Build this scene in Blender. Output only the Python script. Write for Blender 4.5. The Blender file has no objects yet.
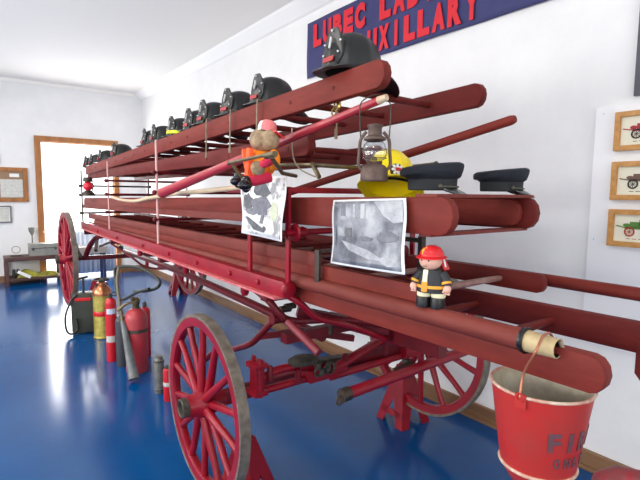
import bpy, bmesh, math, random
from mathutils import Vector, Matrix
random.seed(7)
PI = math.pi
S = bpy.context.scene
COL = S.collection

# ------------------------------------------------------------------ camera
EYE = Vector((0, 0, 1.6)); FOC = 470.0
_Y = Vector((-353, 49.5, -FOC)).normalized()
_X = Vector((630, 40, -FOC)); _X = (_X - _X.dot(_Y) * _Y).normalized()
_Z = _X.cross(_Y)
ROT = Matrix((_X, _Y, _Z))                     # camera space -> room space
cam = bpy.data.objects.new('camera', bpy.data.cameras.new('camera'))
cam.data.sensor_width = 36; cam.data.lens = 36 * FOC / 640
cam.data.clip_start = .02
cam.matrix_world = Matrix.Translation(EYE) @ ROT.to_4x4()
COL.objects.link(cam); S.camera = cam

# ------------------------------------------------------------------ light
S.view_settings.view_transform = 'Standard'; S.view_settings.look = 'None'
S.view_settings.gamma = 1; S.view_settings.use_curve_mapping = False
S.view_settings.exposure = 0.55
w = bpy.data.worlds.new('world'); S.world = w; w.use_nodes = True
w.node_tree.nodes['Background'].inputs[0].default_value = (1, 1, 1, 1)
w.node_tree.nodes['Background'].inputs[1].default_value = 2.0

def area(name, loc, rot, sx, sy, power, color=(1, 1, 1)):
    l = bpy.data.lights.new(name, 'AREA'); l.shape = 'RECTANGLE'; l.size = sx; l.size_y = sy
    l.energy = power; l.color = color
    o = bpy.data.objects.new(name, l); o.location = loc; o.rotation_euler = rot; COL.objects.link(o)
# area lamps added as daylight at assumed windows, left of and behind the camera
for yy, pw in ((-.6, 34), (2.4, 52), (5.4, 78)):
    area('window_daylight', (-3.42, yy, 1.75), (0, -PI / 2, 0), 1.5, 1.9, pw, (1, .985, .955))
for xx in (-1.6, 1.0):
    area('window_daylight', (xx, -2.92, 1.75), (PI / 2, 0, 0), 1.7, 1.5, 15, (1, .985, .955))
area('door_daylight', (1.7, 9.95, 1.3), (-PI / 2, 0, 0), 1.2, 2.3, 55, (1, .99, .97))
# unseen fill lamps added below the ceiling, out of the frame
for xx, yy, pw in ((-.6, .2, 14), (-.6, 3.4, 26), (-.6, 6.6, 38)):
    area('ceiling_tube_light', (xx, yy, 3.40), (0, 0, 0), .3, 1.3, pw, (1, .96, .90))

# ------------------------------------------------------------------ rays used to survey the room
def P(px, py, x=None, y=None, z=None):
    d = ROT @ Vector((px - 320, -(py - 240), -FOC))
    t = x / d.x if x is not None else (y / d.y if y is not None else (z - EYE.z) / d.z)
    return EYE + d * t

# ------------------------------------------------------------------ materials
MATS = {}
def mat(name, c, rough=.5, metal=0, c2=None, scale=8, spread=.5, bump=0, stretch=None, coat=0, alpha=None, trans=0, emit=0, detail=6, spec=.5):
    if name in MATS: return MATS[name]
    m = bpy.data.materials.new(name); m.use_nodes = True; MATS[name] = m
    nt = m.node_tree; b = nt.nodes['Principled BSDF']
    b.inputs['Base Color'].default_value = (*c, 1); b.inputs['Roughness'].default_value = rough
    b.inputs['Metallic'].default_value = metal; b.inputs['Specular IOR Level'].default_value = spec; b.inputs['Coat Weight'].default_value = coat
    b.inputs['Transmission Weight'].default_value = trans
    if emit:
        b.inputs['Emission Color'].default_value = (*c, 1); b.inputs['Emission Strength'].default_value = emit
    if c2 is not None or bump:
        tc = nt.nodes.new('ShaderNodeTexCoord'); mp = nt.nodes.new('ShaderNodeMapping')
        nt.links.new(tc.outputs['Object'], mp.inputs[0])
        if stretch: mp.inputs['Scale'].default_value = stretch
        n = nt.nodes.new('ShaderNodeTexNoise'); n.inputs['Scale'].default_value = scale; n.inputs['Detail'].default_value = detail
        n.inputs['Roughness'].default_value = .65
        nt.links.new(mp.outputs[0], n.inputs[0])
        if c2 is not None:
            r = nt.nodes.new('ShaderNodeValToRGB')
            r.color_ramp.elements[0].position = .5 - spread / 2 * .6; r.color_ramp.elements[0].color = (*c, 1)
            r.color_ramp.elements[1].position = .5 + spread / 2 * .6; r.color_ramp.elements[1].color = (*c2, 1)
            nt.links.new(n.outputs[0], r.inputs[0]); nt.links.new(r.outputs[0], b.inputs['Base Color'])
        if bump:
            bp = nt.nodes.new('ShaderNodeBump'); bp.inputs['Strength'].default_value = bump; bp.inputs['Distance'].default_value = .01
            nt.links.new(n.outputs[0], bp.inputs['Height']); nt.links.new(bp.outputs[0], b.inputs['Normal'])
    return m
def L(r, g, b): return tuple(((v / 255) / 12.92 if v / 255 < .04045 else ((v / 255 + .055) / 1.055) ** 2.4) for v in (r, g, b))
WALL = mat('white_wall_paint', L(236, 236, 236), .8, c2=L(230, 230, 231), scale=3, bump=.05)
CEIL = mat('ceiling_paint', L(242, 240, 236), .85)
COVE = mat('cove_paint', L(246, 246, 246), .7)
FLOOR = mat('blue_floor_paint', L(0, 66, 122), .16, c2=L(2, 74, 132), scale=1.2, spec=.38)
OLD = mat('worn_red_wood', L(128, 49, 40), .58, c2=L(96, 33, 29), scale=9, spread=.9, stretch=(2, .5, 2), bump=.15, spec=.18)
OLD2 = mat('dark_worn_red_wood', L(112, 38, 34), .55, c2=L(84, 26, 24), scale=9, spread=.9, stretch=(2, .5, 2), bump=.15, spec=.15)
OLD3 = mat('faded_red_wood', L(124, 58, 50), .58, c2=L(98, 40, 35), scale=10, spread=.9, stretch=(3, .5, 3), bump=.2, spec=.2)
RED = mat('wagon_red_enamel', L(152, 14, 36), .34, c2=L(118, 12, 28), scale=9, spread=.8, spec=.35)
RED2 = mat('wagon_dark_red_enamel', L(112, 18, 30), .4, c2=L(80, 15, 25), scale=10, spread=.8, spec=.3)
PINK = mat('old_pink_red_post', L(126, 36, 48), .5, c2=L(102, 26, 36), scale=10)
TYRE = mat('worn_iron_tyre', L(132, 124, 112), .6, c2=L(96, 86, 76), scale=20, metal=.3, bump=.2)
IRON = mat('dark_iron', L(52, 46, 44), .5, metal=.5, c2=L(82, 70, 60), scale=18)
GREASE = mat('greasy_grey_iron', L(88, 84, 74), .6, metal=.4, c2=L(50, 46, 42), scale=25, bump=.3)
BLACK = mat('black_leather', L(20, 21, 21), .38, c2=L(30, 32, 31), scale=12, bump=.08)
BLACKG = mat('black_rubber', L(20, 20, 22), .35)
BRASS = mat('aged_brass', L(120, 106, 74), .38, metal=.5, c2=L(84, 74, 52), scale=20)
BRASSP = mat('polished_brass', L(196, 168, 92), .25, metal=.85, c2=L(170, 130, 70), scale=8)
COPPER = mat('copper_dome', L(200, 130, 92), .28, metal=.85)
STRAP = mat('webbing_strap', L(140, 122, 98), .8, c2=L(104, 90, 72), scale=30)
STRING = mat('twine', L(150, 138, 116), .9)
WHITE = mat('white_matte', L(236, 236, 232), .6)
REDP = mat('bright_red_plastic', L(205, 28, 34), .35)
YEL = mat('yellow_plastic', L(250, 222, 8), .3)
NAVY = mat('navy_wool', L(18, 22, 32), .85, c2=L(25, 30, 42), scale=60, bump=.2)
PALE = mat('pale_wood', L(206, 186, 158), .55, c2=L(180, 156, 126), scale=12, stretch=(3, .4, 3))
TAN = mat('tan_canvas', L(196, 176, 134), .7, c2=L(160, 138, 98), scale=14, bump=.2)
OAK = mat('varnished_oak', L(178, 120, 68), .4, c2=L(152, 96, 50), scale=8, stretch=(1, 1, .2), bump=.05)
OAKF = mat('light_oak_frame', L(206, 152, 84), .4, c2=L(182, 126, 62), scale=14, stretch=(2, 2, 2))
BBRD = mat('oak_baseboard', L(142, 106, 74), .45, c2=L(116, 84, 58), scale=7, stretch=(1, .25, 3), bump=.05)

# ------------------------------------------------------------------ mesh helpers
def xf(verts, M):
    for v in verts: v.co = M @ v.co
def basis(d, up=Vector((0, 0, 1))):
    d = Vector(d).normalized()
    if abs(d.dot(up)) > .98: up = Vector((0, 1, 0)) if abs(d.y) < .9 else Vector((1, 0, 0))
    s = d.cross(up).normalized(); u = s.cross(d).normalized()
    return Matrix((s, d, u)).transposed()       # columns: side, dir, up
def box(bm, c, s, M3=None, bev=0):
    r = bmesh.ops.create_cube(bm, size=1)
    vs = r['verts']
    for v in vs: v.co = Vector((v.co.x * s[0], v.co.y * s[1], v.co.z * s[2]))
    if bev:
        es = list({e for v in vs for e in v.link_edges})
        rr = bmesh.ops.bevel(bm, geom=es, offset=bev, segments=2, affect='EDGES', profile=.7)
        vs = list({v for f in rr['faces'] for v in f.verts} | {v for v in vs if v.is_valid})
        seen = set(vs); st = list(vs)
        while st:
            v = st.pop()
            for e in v.link_edges:
                o = e.other_vert(v)
                if o not in seen: seen.add(o); st.append(o)
        vs = list(seen)
    for v in vs:
        v.co = (M3 @ v.co if M3 is not None else v.co) + Vector(c)
def bar(bm, a, b, w, h, bev=0, up=Vector((0, 0, 1))):
    a = Vector(a); b = Vector(b)
    box(bm, (a + b) / 2, (w, (b - a).length, h), basis(b - a, up), bev)
def tube(bm, pts, r, seg=10, cap=True):
    pts = [Vector(p) for p in pts]; n = len(pts)
    if not isinstance(r, (list, tuple)): r = [r] * n
    rings = []; prev = None
    for i, p in enumerate(pts):
        d = (pts[min(i + 1, n - 1)] - pts[max(i - 1, 0)]).normalized()
        if prev is None:
            B = basis(d); s = B.col[0].copy(); u = B.col[2].copy()
        else:
            s = (prev - d * prev.dot(d)).normalized(); u = s.cross(d).normalized()
        prev = s
        rings.append([bm.verts.new(p + (s * math.cos(2 * PI * k / seg) + u * math.sin(2 * PI * k / seg)) * r[i]) for k in range(seg)])
    for a, b in zip(rings, rings[1:]):
        for k in range(seg):
            bm.faces.new((a[k], a[(k + 1) % seg], b[(k + 1) % seg], b[k]))
    if cap:
        bm.faces.new(list(reversed(rings[0]))); bm.faces.new(rings[-1])
def spline(pts, n=6):
    pts = [Vector(p) for p in pts]; out = []
    for i in range(len(pts) - 1):
        p0 = pts[max(i - 1, 0)]; p1 = pts[i]; p2 = pts[i + 1]; p3 = pts[min(i + 2, len(pts) - 1)]
        for k in range(n):
            t = k / n
            out.append(.5 * ((2 * p1) + (p2 - p0) * t + (2 * p0 - 5 * p1 + 4 * p2 - p3) * t * t + (3 * p1 - p0 - 3 * p2 + p3) * t ** 3))
    out.append(pts[-1]); return out
def lathe(bm, prof, o=(0, 0, 0), M3=None, seg=24, sy=1.0, a0=0, a1=2 * PI):
    """prof: (radius, height) pairs, turned about local Z"""
    full = abs(a1 - a0 - 2 * PI) < 1e-6; ns = seg if full else seg + 1
    rings = []
    for r, h in prof:
        if r < 1e-5: rings.append([bm.verts.new((0, 0, h))])
        else: rings.append([bm.verts.new((r * math.cos(a0 + (a1 - a0) * k / seg), r * sy * math.sin(a0 + (a1 - a0) * k / seg), h)) for k in range(ns)])
    vs = [v for R in rings for v in R]
    for a, b in zip(rings, rings[1:]):
        for k in range(seg):
            k2 = (k + 1) % ns
            q = [a[k % len(a)], a[k2 % len(a)], b[k2 % len(b)], b[k % len(b)]]
            q2 = []
            for v in q:
                if v not in q2: q2.append(v)
            if len(q2) > 2:
                try: bm.faces.new(q2)
                except ValueError: pass
    for v in vs: v.co = (M3 @ v.co if M3 is not None else v.co) + Vector(o)
    return vs
def ball(bm, c, r, M3=None, seg=16):
    if not isinstance(r, (list, tuple)): r = (r, r, r)
    rr = bmesh.ops.create_uvsphere(bm, u_segments=seg, v_segments=seg // 2 + 2, radius=1)
    for v in rr['verts']:
        v.co = Vector((v.co.x * r[0], v.co.y * r[1], v.co.z * r[2]))
        v.co = (M3 @ v.co if M3 is not None else v.co) + Vector(c)
def torus(bm, c, R, r, M3=None, seg=28, ss=8, sx=1, sy=1):
    g = []
    for i in range(seg):
        a = 2 * PI * i / seg
        g.append([bm.verts.new(((R + r * math.cos(2 * PI * j / ss)) * math.cos(a) * sx, (R + r * math.cos(2 * PI * j / ss)) * math.sin(a) * sy, r * math.sin(2 * PI * j / ss))) for j in range(ss)])
    for i in range(seg):
        for j in range(ss):
            bm.faces.new((g[i][j], g[(i + 1) % seg][j], g[(i + 1) % seg][(j + 1) % ss], g[i][(j + 1) % ss]))
    for R_ in g:
        for v in R_: v.co = (M3 @ v.co if M3 is not None else v.co) + Vector(c)
def prism(bm, pts, th, o, M3):
    """outline pts (u,v) in the plane of M3's columns 0,2; extruded th along column 1, centred"""
    a = [bm.verts.new((u, -th / 2, v)) for u, v in pts]; b = [bm.verts.new((u, th / 2, v)) for u, v in pts]
    n = len(pts)
    bm.faces.new(a); bm.faces.new(list(reversed(b)))
    for i in range(n): bm.faces.new((a[i], b[i], b[(i + 1) % n], a[(i + 1) % n]))
    for v in a + b: v.co = M3 @ v.co + Vector(o)
def RZ(a): return Matrix.Rotation(a, 3, 'Z')
def RX(a): return Matrix.Rotation(a, 3, 'X')
def RY(a): return Matrix.Rotation(a, 3, 'Y')

def make(name, bm, m, parent=None, smooth=True, off=None, angle=38):
    if off is not None: bmesh.ops.translate(bm, verts=bm.verts, vec=-Vector(off))
    bmesh.ops.recalc_face_normals(bm, faces=bm.faces)
    me = bpy.data.meshes.new(name); bm.to_mesh(me); bm.free()
    for mm in (m if isinstance(m, (list, tuple)) else [m]): me.materials.append(mm)
    if smooth:
        me.polygons.foreach_set('use_smooth', [True] * len(me.polygons))
        me.set_sharp_from_angle(angle=math.radians(angle))
    o = bpy.data.objects.new(name, me); COL.objects.link(o)
    if parent is not None: o.parent = parent
    return o
def tag(o, label, cat, group=None, kind=None):
    o['label'] = label; o['category'] = cat
    if group: o['group'] = group
    if kind: o['kind'] = kind
    return o
class Thing:
    """an Empty at the thing's base; parts are given in room coordinates unless local=True"""
    def __init__(s, name, label, cat, loc=(0, 0, 0), group=None, local=False, rot=None):
        s.e = bpy.data.objects.new(name, None); s.e.empty_display_size = .05
        s.e.location = loc; COL.objects.link(s.e); tag(s.e, label, cat, group)
        if rot is not None: s.e.rotation_euler = rot
        s.off = None if local else Vector(loc)
    def part(s, name, bm, m, parent=None, **k):
        lab = k.pop('label', None)
        o = make(name, bm, m, parent or s.e, off=s.off, **k)
        if lab: o['label'] = lab
        return o
def solid(name, bm, m, label, cat, base, group=None, **k):
    o = make(name, bm, m, off=base, **k); o.location = base
    return tag(o, label, cat, group)
def struct(name, bm, m, **k):
    o = make(name, bm, m, smooth=False, **k); o['kind'] = 'structure'; return o
def copy_thing(root, loc, label, rot=None, scale=None, skip=()):
    r = root.copy(); COL.objects.link(r); r.location = loc; r['label'] = label
    if rot is not None: r.rotation_euler = rot
    if scale: r.scale = (scale,) * 3
    for ch in root.children:
        if ch.name.split('.')[0] in skip: continue
        c = ch.copy(); COL.objects.link(c); c.parent = r
        for g in ch.children:
            d = g.copy(); COL.objects.link(d); d.parent = c
    return r
B = bmesh.new

# ================================================================== ROOM
XW, YB, XL, YN, ZC = 2.87, 9.8, -3.5, -3.0, 3.52
bm = B(); box(bm, ((XW + XL) / 2, (YB + YN) / 2, -.05), (XW - XL + .3, YB - YN + .3, .1)); struct('floor', bm, FLOOR)
bm = B(); box(bm, ((XW + XL) / 2, (YB + YN) / 2, ZC + .05), (XW - XL + .3, YB - YN + .3, .1)); struct('ceiling', bm, CEIL)
bm = B(); box(bm, (XW + .06, (YB + YN) / 2, ZC / 2), (.12, YB - YN + .3, ZC)); struct('wall_right', bm, WALL)
def wall_holes(name, axis, pos, a0, a1, holes):
    """wall slab across axis with rectangular openings (a, b, z0, z1)"""
    bm = B(); cuts = sorted(holes)
    def seg(u0, u1, z0, z1):
        if u1 - u0 < 1e-4 or z1 - z0 < 1e-4: return
        if axis == 'x': box(bm, (pos, (u0 + u1) / 2, (z0 + z1) / 2), (.12, u1 - u0, z1 - z0))
        else: box(bm, ((u0 + u1) / 2, pos, (z0 + z1) / 2), (u1 - u0, .12, z1 - z0))
    u = a0
    for h0, h1, z0, z1 in cuts:
        seg(u, h0, 0, ZC); seg(h0, h1, 0, z0); seg(h0, h1, z1, ZC); u = h1
    seg(u, a1, 0, ZC); struct(name, bm, WALL)
DX0, DX1, DZ = 1.08, 2.30, 2.49
wall_holes('wall_back', 'y', YB + .06, XL, XW, [(DX0, DX1, 0, DZ)])
wh = [(yy - .98, yy + .98, .98, 2.52) for yy in (-.6, 2.4, 5.4)]  # unseen window openings, added here and in wall_near to light the room
wall_holes('wall_left', 'x', XL - .06, YN, YB, wh)
wn = [(xx - .88, xx + .88, .98, 2.52) for xx in (-1.6, 1.0)]
wall_holes('wall_near', 'y', YN - .06, XL, XW, wn)
n = 0
for (a, b, z0, z1), ax, pos in [(h, 'x', XL) for h in wh] + [(h, 'y', YN) for h in wn]:
    n += 1; bm = B()
    for u in (a + .03, (a + b) / 2, b - .03):
        box(bm, (pos, u, (z0 + z1) / 2) if ax == 'x' else (u, pos, (z0 + z1) / 2), (.05, .05, z1 - z0))
    for z in (z0 + .03, z1 - .03):
        box(bm, (pos, (a + b) / 2, z) if ax == 'x' else ((a + b) / 2, pos, z), (.05, b - a, .05) if ax == 'x' else (b - a, .05, .05))
    struct('window_%d' % n, bm, WHITE)
# sloped white cove between wall and ceiling
bm = B(); v = [(XW, 3.41), (XW, ZC), (XW - .16, ZC), (XW - .14, 3.50), (XW - .03, 3.42)]
a = [bm.verts.new((x, YN, z)) for x, z in v]; b = [bm.verts.new((x, YB, z)) for x, z in v]
for i in range(len(v)): bm.faces.new((a[i], a[(i + 1) % 5], b[(i + 1) % 5], b[i]))
struct('trim_1', bm, COVE)
bm = B(); box(bm, (.2, YB - .012, 3.49), (5.3, .024, .06)); struct('trim_2', bm, CEIL)
bm = B(); box(bm, (XW - .012, (YB + YN) / 2, .055), (.024, YB - YN, .11), bev=.004)
box(bm, (XW - .03, (YB + YN) / 2, .012), (.03, YB - YN, .024), bev=.004); struct('baseboard_right', bm, BBRD)
bm = B(); box(bm, ((XL + .98) / 2, YB - .012, .06), (.98 - XL, .024, .12)); box(bm, ((2.40 + XW) / 2, YB - .012, .06), (XW - 2.40, .024, .12)); struct('baseboard_back', bm, BBRD)
# doorway: wooden casing round a very bright opening
bm = B()
for x in (DX0 - .045, DX1 + .045): box(bm, (x, YB - .02, DZ / 2), (.09, .05, DZ), bev=.004)
box(bm, ((DX0 + DX1) / 2, YB - .02, DZ + .045), (DX1 - DX0 + .18, .05, .09), bev=.004)
for x in (DX0 + .008, DX1 - .008): box(bm, (x, YB + .06, DZ / 2), (.016, .12, DZ))
box(bm, ((DX0 + DX1) / 2, YB + .06, DZ - .008), (DX1 - DX0, .12, .016)); struct('door_1', bm, OAK)
bm = B(); box(bm, (1.6, YB + 1.2, -.06), (3.5, 2.3, .1)); struct('trim_3', bm, mat('pale_porch_boards', L(225, 225, 222), .7))

# white curtain hanging in the right half of the doorway
bm = B(); N = 60; g = []
for i in range(N + 1):
    x = 1.52 + .76 * i / N; yy = YB - .08 + .022 * math.sin(i * .95) + .01 * math.sin(i * 2.3)
    g.append((bm.verts.new((x, yy, .06)), bm.verts.new((x, yy, .45)), bm.verts.new((x, yy + .004 * math.sin(i), .86))))
for p, q in zip(g, g[1:]):
    bm.faces.new((p[0], q[0], q[1], p[1])); bm.faces.new((p[1], q[1], q[2], p[2]))
cur = solid('curtain', bm, mat('thin_white_cloth', L(216, 224, 238), .8), 'white cloth curtain hanging in folds across the lower right of the doorway', 'curtain', Vector((1.9, YB - .08, .06)))
md = cur.modifiers.new('t', 'SOLIDIFY'); md.thickness = .003
bm = B(); tube(bm, [(DX0 - .02, YB - .075, .87), (DX1 + .03, YB - .075, .87)], .008)
solid('curtain_rod', bm, WHITE, 'thin white rod holding the low doorway curtain', 'rod', Vector((1.7, YB - .075, .87)))

# ------------------------------------------------------------------ banner on the right wall
BX = XW - .012
bm = B(); NU, NV = 60, 14
y0, y1 = 4.05, 1.42; ztop = 3.31; g = []
for i in range(NU + 1):
    row = []
    for j in range(NV + 1):
        u = i / NU; yy = y0 + (y1 - y0) * u; sag = .03 * math.sin(PI * min(1, u * 1.0)) * 0
        z = 2.768 + (ztop - 2.768) * j / NV
        row.append(bm.verts.new((BX - .012 - .006 * math.sin(u * 23 + j * .3) * (1 - j / NV * .6), yy, z - sag)))
    g.append(row)
for i in range(NU):
    for j in range(NV): bm.faces.new((g[i][j], g[i + 1][j], g[i + 1][j + 1], g[i][j + 1]))
ban = Thing('banner', 'long blue cloth banner with red capital letters high on the right wall', 'banner', (BX, 2.7, 2.768))
cl = ban.part('cloth', bm, mat('blue_banner_cloth', L(60, 62, 112), .75, c2=L(52, 54, 100), scale=6, spread=.9, bump=.1))
md = cl.modifiers.new('t', 'SOLIDIFY'); md.thickness = .004
LET = mat('red_letter_cloth', L(214, 28, 46), .6)
def glyph_mesh(ch, size_x, size_z, depth, bold=.0):
    """letter as mesh in local (x right, z up), scaled so its box is size_x by size_z"""
    cu = bpy.data.curves.new('g', 'FONT'); cu.body = ch; cu.extrude = depth / 2; cu.offset = bold; cu.resolution_u = 3
    ob = bpy.data.objects.new('g', cu); COL.objects.link(ob)
    dg = bpy.context.evaluated_depsgraph_get(); dg.update()
    me = bpy.data.meshes.new_from_object(ob.evaluated_get(dg))
    bpy.data.objects.remove(ob); bpy.data.curves.remove(cu)
    xs = [v.co.x for v in me.vertices]; ys = [v.co.y for v in me.vertices]
    x0, x1, y0_, y1_ = min(xs), max(xs), min(ys), max(ys)
    sx = size_x / (x1 - x0) if size_x else size_z / (y1_ - y0_)
    for v in me.vertices:
        v.co = Vector(((v.co.x - x0) * sx, v.co.z, (v.co.y - y0_) * size_z / (y1_ - y0_)))
    bm = B(); bm.from_mesh(me); bpy.data.meshes.remove(me); return bm
def wall_word(word, ystart, yend, z0, z1, parent):
    adv = (ystart - yend) / len(word)
    for i, ch in enumerate(word):
        if ch == ' ': continue
        wdt = adv * (.84 if ch != 'I' else .24)
        bm = glyph_mesh(ch, wdt, z1 - z0, .004, .07)
        yy = ystart - adv * i - (adv * .28 if ch == 'I' else 0)
        for v in bm.verts:
            lx, lz = v.co.x, v.co.z
            v.co = Vector((BX - .024 + v.co.y, yy - lx, z0 + lz))
        parent.part('letter', bm, LET, smooth=False)
wall_word('LUBEC LADIES', 3.925, 2.05, 3.045, 3.262, ban)
wall_word('AUXILLARY', 3.275, 1.995, 2.80, 3.0, ban)

# ------------------------------------------------------------------ white board with framed prints
bm = B(); box(bm, (XW - .016, .33, 1.425), (.024, 1.80, 1.335), bev=.003)
pan = Thing('display_board', 'large white display board screwed to the right wall', 'board', (XW - .012, .33, .76))
pan.part('board', bm, mat('white_board', L(240, 241, 243), .5))
bm = B()
for yy, z in ((1.19, 2.055), (1.2, 1.36), (1.2, .86)): ball(bm, (XW - .024, yy, z), .005, seg=8)
pan.part('screws', bm, IRON)
bm = B(); box(bm, (XW - .015, .62, 2.39), (.03, .86, .52), bev=.003)
solid('chalkboard', bm, mat('charcoal_board', L(84, 84, 92), .6), 'dark grey board at the top right edge above the framed prints', 'board', Vector((XW - .015, .62, 2.13)))
PRC = [(L(168, 52, 60), L(60, 36, 36), 'red steam fire engine'), (L(110, 84, 74), L(50, 44, 40), 'brown horse drawn fire engine'), (L(86, 130, 60), L(170, 60, 36), 'green fire engine with red wheels')]
for i, (z0, z1) in enumerate(((1.845, 2.05), (1.583, 1.788), (1.333, 1.533))):
    yL = 1.118; yR = .75; zc = (z0 + z1) / 2; x = XW - .049
    t = Thing('framed_print', 'oak framed print of a %s, %s on the board' % (PRC[i][2], ('topmost', 'middle one', 'lowest')[i]), 'picture', (x, (yL + yR) / 2, z0), 'framed fire engine prints')
    bm = B(); fw = .028
    for z in (z0 + fw / 2, z1 - fw / 2): box(bm, (x, (yL + yR) / 2, z), (.035, yL - yR, fw), bev=.004)
    for yy in (yL - fw / 2, yR + fw / 2): box(bm, (x, yy, zc), (.034, fw, z1 - z0 - .01), bev=.004)
    t.part('frame', bm, OAKF)
    bm = B(); box(bm, (x + .006, (yL + yR) / 2, zc), (.008, yL - yR - .03, z1 - z0 - .03))
    pr = t.part('print', bm, mat('cream_print_paper', L(232, 228, 206), .6))
    c1, c2, _ = PRC[i]; m1 = mat('print_ink_a%d' % i, c1, .7); m2 = mat('print_ink_b%d' % i, c2, .7)
    bm = B(); px = x + .0005; yc = .96
    box(bm, (px, yc, zc + .002), (.002, .15, .012)); box(bm, (px, yc + .03, zc + .02), (.002, .05, .03))
    box(bm, (px, yc - .05, zc + .022), (.002, .03, .045)); box(bm, (px, yc - .085, zc + .012), (.002, .03, .03)); ball(bm, (px, yc - .03, zc + .042), (.001, .008, .010), seg=8); box(bm, (px, yc + .005, zc + .03), (.002, .012, .035)); ball(bm, (px, yc + .07, zc + .016), (.001, .018, .010), seg=8); bar(bm, (px, yc + .06, zc), (px, yc + .12, zc + .012), .002, .006)
    t.part('drawing', bm, m1, parent=pr)
    bm = B()
    for dy, rr in ((.055, .022), (-.05, .027)):
        torus(bm, (px - .001, yc + dy, zc - .018), rr, .004, RY(PI / 2), 18, 5)
        for k in range(4):
            a = PI * k / 4; d = Vector((0, math.cos(a), math.sin(a))) * rr
            bar(bm, Vector((px - .001, yc + dy, zc - .018)) - d, Vector((px - .001, yc + dy, zc - .018)) + d, .002, .002)
    for k in range(5): box(bm, (px, yc + .06 - .03 * k, zc - .056), (.001, .02, .003))
    t.part('drawn_wheels', bm, m2, parent=pr)

# ------------------------------------------------------------------ back wall: frames, shelf and what stands on it
def wall_frame(name, label, xa, xb, z0, z1, fw, fm, inner, blocks):
    t = Thing(name, label, 'picture', ((xa + xb) / 2, YB - .02, z0))
    bm = B()
    for z in (z0 + fw / 2, z1 - fw / 2): box(bm, ((xa + xb) / 2, YB - .02, z), (xb - xa, .04, fw), bev=.003)
    for x in (xa + fw / 2, xb - fw / 2): box(bm, (x, YB - .02, (z0 + z1) / 2), (fw, .039, z1 - z0 - .01), bev=.003)
    t.part('frame', bm, fm)
    bm = B(); box(bm, ((xa + xb) / 2, YB - .012, (z0 + z1) / 2), (xb - xa - fw, .01, z1 - z0 - fw)); t.part('backing', bm, inner)
    for (a, b, c, d, m) in blocks:
        bm = B(); box(bm, ((a + b) / 2, YB - .02, (c + d) / 2), (b - a, .004, d - c)); t.part('document', bm, m)
paper = mat('certificate_paper', L(214, 214, 206), .6, c2=L(188, 188, 182), scale=30)
wall_frame('framed_documents', 'wide oak frame with two papers on the back wall left of the doorway', .02, .868, 1.41, 2.005, .065, OAK, mat('grey_mount', L(150, 120, 92), .7),
           [(.10, .44, 1.49, 1.92, paper), (.46, .79, 1.49, 1.80, paper), (.60, .74, 1.84, 1.90, WHITE)])
wall_frame('framed_certificate', 'small thin-framed certificate below the wide oak frame', .16, .60, 1.05, 1.345, .02, mat('grey_frame', L(110, 106, 104), .5), WHITE,
           [(.20, .56, 1.08, 1.31, paper)])
wall_frame('framed_picture', 'oak frame cut off above the wide frame on the back wall', -.3, .47, 2.06, 2.24, .05, OAK, WHITE, [(-.22, .4, 2.11, 2.19, paper)])

SH = mat('dark_shelf_wood', L(92, 58, 52), .5, c2=L(70, 44, 40), scale=6)
t = Thing('low_shelf', 'low dark wooden two-tier shelf against the back wall', 'shelf', (.85, 9.55, 0))
bm = B(); box(bm, (.87, 9.55, .45), (.86, .42, .07), bev=.004); t.part('top_board', bm, SH)
bm = B(); box(bm, (.87, 9.55, .10), (.80, .40, .04), bev=.004); t.part('lower_board', bm, SH)
for x in (.47, 1.27):
    for y in (9.37, 9.73):
        bm = B(); box(bm, (x, y, .21), (.05, .05, .42), bev=.003); t.part('leg', bm, SH)
t = Thing('grey_case', 'grey metal case standing on the dark low shelf', 'case', (1.02, 9.5, .485))
bm = B(); box(bm, (1.03, 9.5, .59), (.45, .26, .21), bev=.01); t.part('body', bm, mat('grey_metal_case', L(150, 150, 142), .5, c2=L(128, 128, 122), scale=10))
bm = B(); box(bm, (1.03, 9.366, .62), (.40, .008, .01)); box(bm, (.86, 9.364, .60), (.03, .012, .03)); box(bm, (1.2, 9.364, .60), (.03, .012, .03)); t.part('latches', bm, GREASE)
t = Thing('desk_lamp', 'small grey stand with a cup-shaped head behind the grey case', 'lamp', (.88, 9.66, .485))
bm = B(); lathe(bm, [(0, 0), (.05, 0), (.05, .015), (.01, .025), (0, .025)], (.88, 9.66, .485)); t.part('base', bm, GREASE)
bm = B(); tube(bm, [(.88, 9.66, .5), (.88, 9.66, .84)], .009); t.part('pole', bm, GREASE)
bm = B(); lathe(bm, [(.018, .83), (.05, .90), (.055, .96), (.045, .96), (0, .84)], (.88, 9.66, 0)); t.part('shade', bm, mat('grey_cup', L(120, 120, 112), .5))
t = Thing('wire_basket', 'small round wire hoop thing on the left end of the shelf', 'basket', (.62, 9.5, .485))
bm = B(); torus(bm, (.62, 9.5, .495), .08, .006); torus(bm, (.62, 9.5, .60), .06, .004, RX(1.2)); t.part('wire', bm, IRON)
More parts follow.
